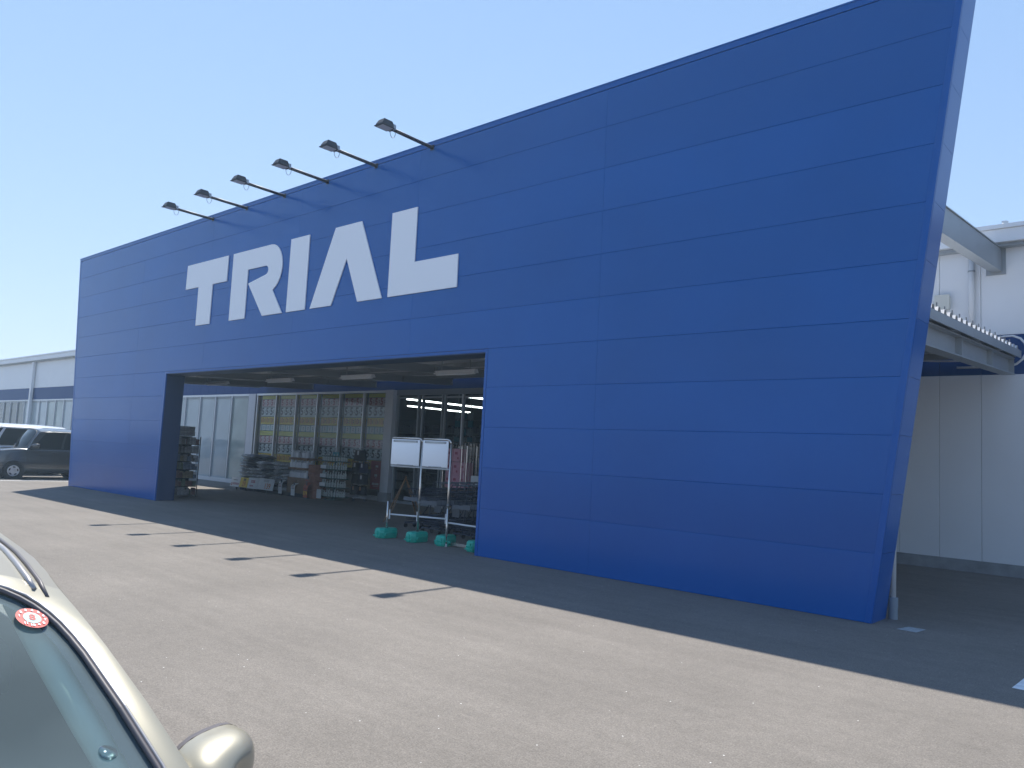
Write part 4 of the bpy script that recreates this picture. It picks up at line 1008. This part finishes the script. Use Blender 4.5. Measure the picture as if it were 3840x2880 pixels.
    # wheels
    for xw in (p['wf'], p['wr_x']):
        for sg in (1, -1):
            wr_ = p['wheel']; yc = sg * (W * plan(xw) - .085)
            def ax(o): return sg * o
            MB().lathe([(wr_ + .075, ax(.02)), (wr_ + .075, ax(.0905))], (xw, yc, wr_), axis='y', n=28).build('wheel_arch', M['rubber'], root)
            ty = MB().lathe([(wr_ * .66, ax(-.09)), (wr_ * .9, ax(-.09)), (wr_, ax(-.06)), (wr_, ax(.07)), (wr_ * .93, ax(.10)), (wr_ * .68, ax(.105)), (wr_ * .66, ax(.09))], (xw, yc, wr_), axis='y', n=32).build('wheel', M['tyre'], root, smooth=False)
            MB().lathe([(wr_ * .67, ax(.085)), (wr_ * .665, ax(.108)), (wr_ * .60, ax(.11)), (wr_ * .50, ax(.098)), (wr_ * .2, ax(.112)), (wr_ * .05, ax(.114))], (xw, yc, wr_), axis='y', n=32).build('rim', M['rim'], ty, smooth=True)
            for k in range(5):
                a = 2 * math.pi * k / 5 + .4; cx_, cz_ = xw + wr_ * .46 * math.cos(a), wr_ + wr_ * .46 * math.sin(a)
                E = [(cx_ + wr_ * (.17 * math.cos(q) * -math.sin(a) + .085 * math.sin(q) * math.cos(a)), cz_ + wr_ * (.17 * math.cos(q) * math.cos(a) + .085 * math.sin(q) * math.sin(a))) for q in [2 * math.pi * i / 10 for i in range(10)]]
                MB().prism_y(E, yc + ax(.1135), yc + ax(.1155)).build('rim_slot', M['rubber'], ty)
    # door mirrors: fat rounded housing on a stalk
    for sg in (1, -1):
        mx_, mz = p['mirror']; yo = sg * (W + p.get('mo', .115)); ms = p.get('ms', 1.0)
        Q = []
        for i in range(9):
            t = i / 8; xx = mx_ + .10 - .17 * t; k = [.10, .52, .76, .90, .97, 1.0, 1.0, .97, .95][i]; row = []
            for j in range(20):
                a = 2 * math.pi * j / 20; c, s = math.cos(a), math.sin(a)
                row.append(Vector((xx - .035 * sg * math.copysign(abs(c) ** .75, c), yo + .112 * ms * k * math.copysign(abs(c) ** .75, c), mz + .082 * ms * k * math.copysign(abs(s) ** .75, s) + .012 * c * sg)))
            Q.append(row)
        m_ = MB().grid(Q, closed_u=True); m_.add(Q[0], [tuple(range(20))]); mo_ = m_.build('door_mirror', paint, root, smooth=True)
        mo_.modifiers.new('sub', 'SUBSURF').render_levels = 1 + near
        K = [[v + Vector((-d, 0, 0)) for v in [lerp_v(sum((w for w in Q[-1]), Vector()) / 20, q, s) for q in Q[-1]]] for d, s in ((0, 1), (.022, .97), (.03, .9), (.024, .86))]
        mk = MB().grid(K, closed_u=True); mk.add(K[-1], [tuple(range(20))]); mk.build('mirror_rim', M['seal'], mo_, smooth=True)
        MB().tube([(mx_ + .02, sg * (W - .10), mz - .035), (mx_ + .0, sg * (W + .03), mz - .03)], .03, 8).build('mirror_stalk', M['seal'], root, smooth=True)
    # cabin floor and dash block the view through
    if near:
        MB().box(xq + .1, xc - .15, -wb + .05, wb - .05, .35, .42).build('cabin_floor', M['seat'], root)
        D = []
        for i, (xx, zz) in enumerate(((xc - .02, zb - .01), (xc - .12, zb + .035), (xc - .32, zb + .045), (xc - .50, zb + .02), (xc - .60, zb - .06), (xc - .62, zb - .3))):
            D.append([(xx - bulge * .5 * (s_ / 6) ** 2, wb * .97 * s_ / 6, zz + .012 * math.cos(s_ * .9)) for s_ in range(-6, 7)])
        MB().grid(D).build('dashboard', M['dash'], root, smooth=True)
        for sg in (1, -1):
            MB().tube([WSf(sg * (hw(v) - .085), v) + Vector((-.06, 0, -.035)) for v in (.0, .25, .5, .75, .97)], .036, 8).build('pillar_lining', M['trim_in'], root, smooth=True)
            s_ = MB().cbox(xc - 1.35, xc - .85, sg * .37 - .22, sg * .37 + .22, .42, .62, .05).build('seat', M['seat'], root); smooth_bevel(s_, .04)
            s_ = MB().cbox(xc - 1.45, xc - 1.28, sg * .37 - .21, sg * .37 + .21, .55, 1.10, .05).build('seat_back', M['seat'], root); smooth_bevel(s_, .04)
            s_ = MB().cbox(xc - 1.44, xc - 1.34, sg * .37 - .11, sg * .37 + .11, 1.12, 1.26, .03).build('headrest', M['seat'], root); smooth_bevel(s_, .03)
        MB().grid([[Vector((lerp(xt - .03, xr, i / 6), (j / 4 - 1) * (wr - .05), ze - .02)) for j in range(9)] for i in range(7)]).build('headlining', M['trim_in'], root)
        cxs, czs = xc - .66, zb - .02
        MB().tube([(cxs + .07 * math.sin(2 * math.pi * i / 24), -.37 + .185 * math.cos(2 * math.pi * i / 24), czs + .17 * math.sin(2 * math.pi * i / 24)) for i in range(25)], .014, 8, caps=False).build('steering_wheel', M['dash'], root, smooth=True)
        # roof channels
        for sg in (1, -1):
            MB().tube([WSf(sg * (hw(.96) - .07), .955) + Vector((0, 0, .004))] + [R[i][15 if sg > 0 else 1] + Vector((0, 0, .003)) for i in range(9)], .007, 6).build('roof_channel', M['chrome'], root, smooth=True)
            MB().tube([WSf(sg * (hw(.96) - .045), .93) + Vector((0, 0, .004))] + [lerp_v(R[i][15 if sg > 0 else 1], R[i][16 if sg > 0 else 0], .38) + Vector((0, 0, .003)) for i in range(9)], .006, 6).build('roof_channel', M['seal'], root, smooth=True)
        # wiper
        MB().tube([WSf(.1, .06) + Vector((.02, 0, .02)), WSf(-.45, .10) + Vector((.02, 0, .02))], .008, 6).build('wiper', M['seal'], root)
        # inspection sticker on the glass
        u0, v0, rs = p['sticker']
        o0 = WSf(u0, v0); ty = (WSf(u0 + .01, v0) - WSf(u0 - .01, v0)).normalized(); tv = (WSf(u0, v0 + .01) - WSf(u0, v0 - .01)).normalized(); nn = ty.cross(tv).normalized()
        if nn.x < 0: nn = -nn
        tv = nn.cross(ty).normalized()
        def disc(r0, r1, h, m, nm, par, k=28):
            a = [o0 + nn * h + ty * (r0 * math.cos(2 * math.pi * i / k)) + tv * (r0 * math.sin(2 * math.pi * i / k)) for i in range(k)]
            c = [o0 + nn * h + ty * (r1 * math.cos(2 * math.pi * i / k)) + tv * (r1 * math.sin(2 * math.pi * i / k)) for i in range(k)]
            return MB().grid([a, c], closed_u=True).build(nm, m, par)
        sk = disc(.001, rs, .0045, M['sticker_red'], 'inspection_sticker', root)
        disc(.001, rs * .56, .0052, M['sticker_pale'], 'sticker_centre', sk)
        for s_, ang, sz, m_, rr in [('8', 0, rs * .8, 'sticker_red', 0)] + [(str(q), -30 * q + 205, rs * .3, 'sticker_white', rs * .78) for q in range(1, 12)]:
            a = math.radians(ang); me = text_mesh(s_, sz, bold=.0006).copy(); me.materials.clear(); me.materials.append(M[m_])
            o = bpy.data.objects.new('sticker_numeral', me); COL.objects.link(o); o.parent = sk
            pos = o0 + nn * .006 + ty * rr * math.cos(a) + tv * rr * math.sin(a)
            o.matrix_local = Matrix(((ty.x, tv.x, nn.x, pos.x), (ty.y, tv.y, nn.y, pos.y), (ty.z, tv.z, nn.z, pos.z), (0, 0, 0, 1)))
        # suction cup low on the glass
        u0, v0 = p['cup']; o1 = WSf(u0, v0) - nn * .004
        cu = MB().lathe([(.001, .008), (.006, .008), (.008, .005), (.0095, .006), (.012, .003), (.018, .002), (.019, 0), (.001, 0)], (0, 0, 0), n=20).build('suction_cup', M['cup'], root, smooth=True)
        cu.matrix_local = Matrix(((ty.x, tv.x, -nn.x, o1.x), (ty.y, tv.y, -nn.y, o1.y), (ty.z, tv.z, -nn.z, o1.z), (0, 0, 0, 1)))
    return root
def lerp_v(a, b, t): return Vector(a) + (Vector(b) - Vector(a)) * t

TH8 = math.radians(-8.0); hv = Vector((math.cos(TH8), math.sin(TH8), 0)); lv = Vector((-hv.y, hv.x, 0))
cc = CAM_POS + hv * (-2.42) + lv * (-.13)
near_car = thing('parked_car', (cc.x, cc.y, 0), 'champagne beige car with a red round sticker in its windscreen', 'car', 'parked cars', rz=TH8, world=False)
make_car(dict(L=3.95, W=1.66, belt=.94, hood=.80, cowl=1.02, wt=.30, rt=-1.15, rb=-1.72, edge=1.355, crown=1.43, wr=.565, sill=.20, wf=1.25, wr_x=-1.2, wheel=.29, mirror=(.62, .958),
              wins=[(.30, .48, .05, .0), (.52, .80, 0, .03)], doors=[.85, -.12, -.95], handles=[0.05, -.8], sticker=(.485, .83, .034), cup=(.583, .37), bulge=.12, pillar=.046, mo=.012, ms=.9), near_car, M['beige'], near=True)

def far_car(x, y, p, paint, label):
    r = thing('parked_car', (x, y, 0), label, 'car', 'parked cars', rz=math.radians(-90), world=False)
    make_car(p, r, paint); return r
far_car(-31.95, .62, dict(L=3.8, W=1.66, belt=1.08, hood=.92, cowl=.92, wt=.48, rt=-1.72, rb=-1.86, edge=1.72, crown=1.82, wr=.70, sill=.22, wf=1.16, wr_x=-1.25, wheel=.285, mirror=(.60, 1.18),
        wins=[(.06, .40, .045, 0), (.43, .70, 0, 0), (.74, .96, 0, .02)], doors=[.78, -.24, -1.2], handles=[-.1, -1.05], bulge=.2), M['charcoal'], 'charcoal tall wagon parked beside the left end of the blue wall')
far_car(-34.9, .05, dict(L=4.5, W=1.69, belt=1.10, hood=1.05, cowl=1.75, wt=1.15, rt=-2.0, rb=-2.15, edge=1.84, crown=1.95, wr=.74, sill=.22, wf=1.4, wr_x=-1.4, wheel=.30, mirror=(1.45, 1.2),
        wins=[(.05, .30, .03, 0), (.33, .62, 0, 0), (.65, .95, 0, .01)], doors=[1.3, .35, -.8], handles=[.5, .2], bulge=.15), M['car_white'], 'white van parked behind the charcoal wagon')

# vehicles across the lot that the shop windows mirror
wv = [o for o in COL.objects if o.name.startswith('parked_car') and 'white van' in o.get('label', '')][0]
cw = [o for o in COL.objects if o.name.startswith('parked_car') and 'charcoal' in o.get('label', '')][0]
for x, y, a, lb in ((-47, -14.5, 80, 'white van standing across the lot opposite the poster windows'), (-53.5, -14, 95, 'white van standing across the lot opposite the soil bags'), (-62, -13.5, 85, 'white van standing across the lot opposite the pale film windows'), (-71, -14.2, 92, 'white van standing at the far corner of the lot')):
    dup(wv, (x, y, 0), math.radians(a), label=lb)
dup(cw, (-57.5, -14.3, 0), math.radians(88), label='charcoal wagon standing across the lot between two white vans')

# ------------------------------------------------------------------ thin volume added to lift the shadows, standing in for lens glare
hz = bpy.data.materials.new('added_veil'); hz.use_nodes = True; t = hz.node_tree; t.nodes.clear()
ho = t.nodes.new('ShaderNodeOutputMaterial'); pv = t.nodes.new('ShaderNodeVolumePrincipled')
pv.inputs['Color'].default_value = (.60, .82, 1.0, 1); pv.inputs['Density'].default_value = .0019; pv.inputs['Anisotropy'].default_value = .35
t.links.new(pv.outputs[0], ho.inputs['Volume'])
MB().box(-225, 225, -225, 225, -1.0, 8.6).build('added_veil', hz, kind='stuff')
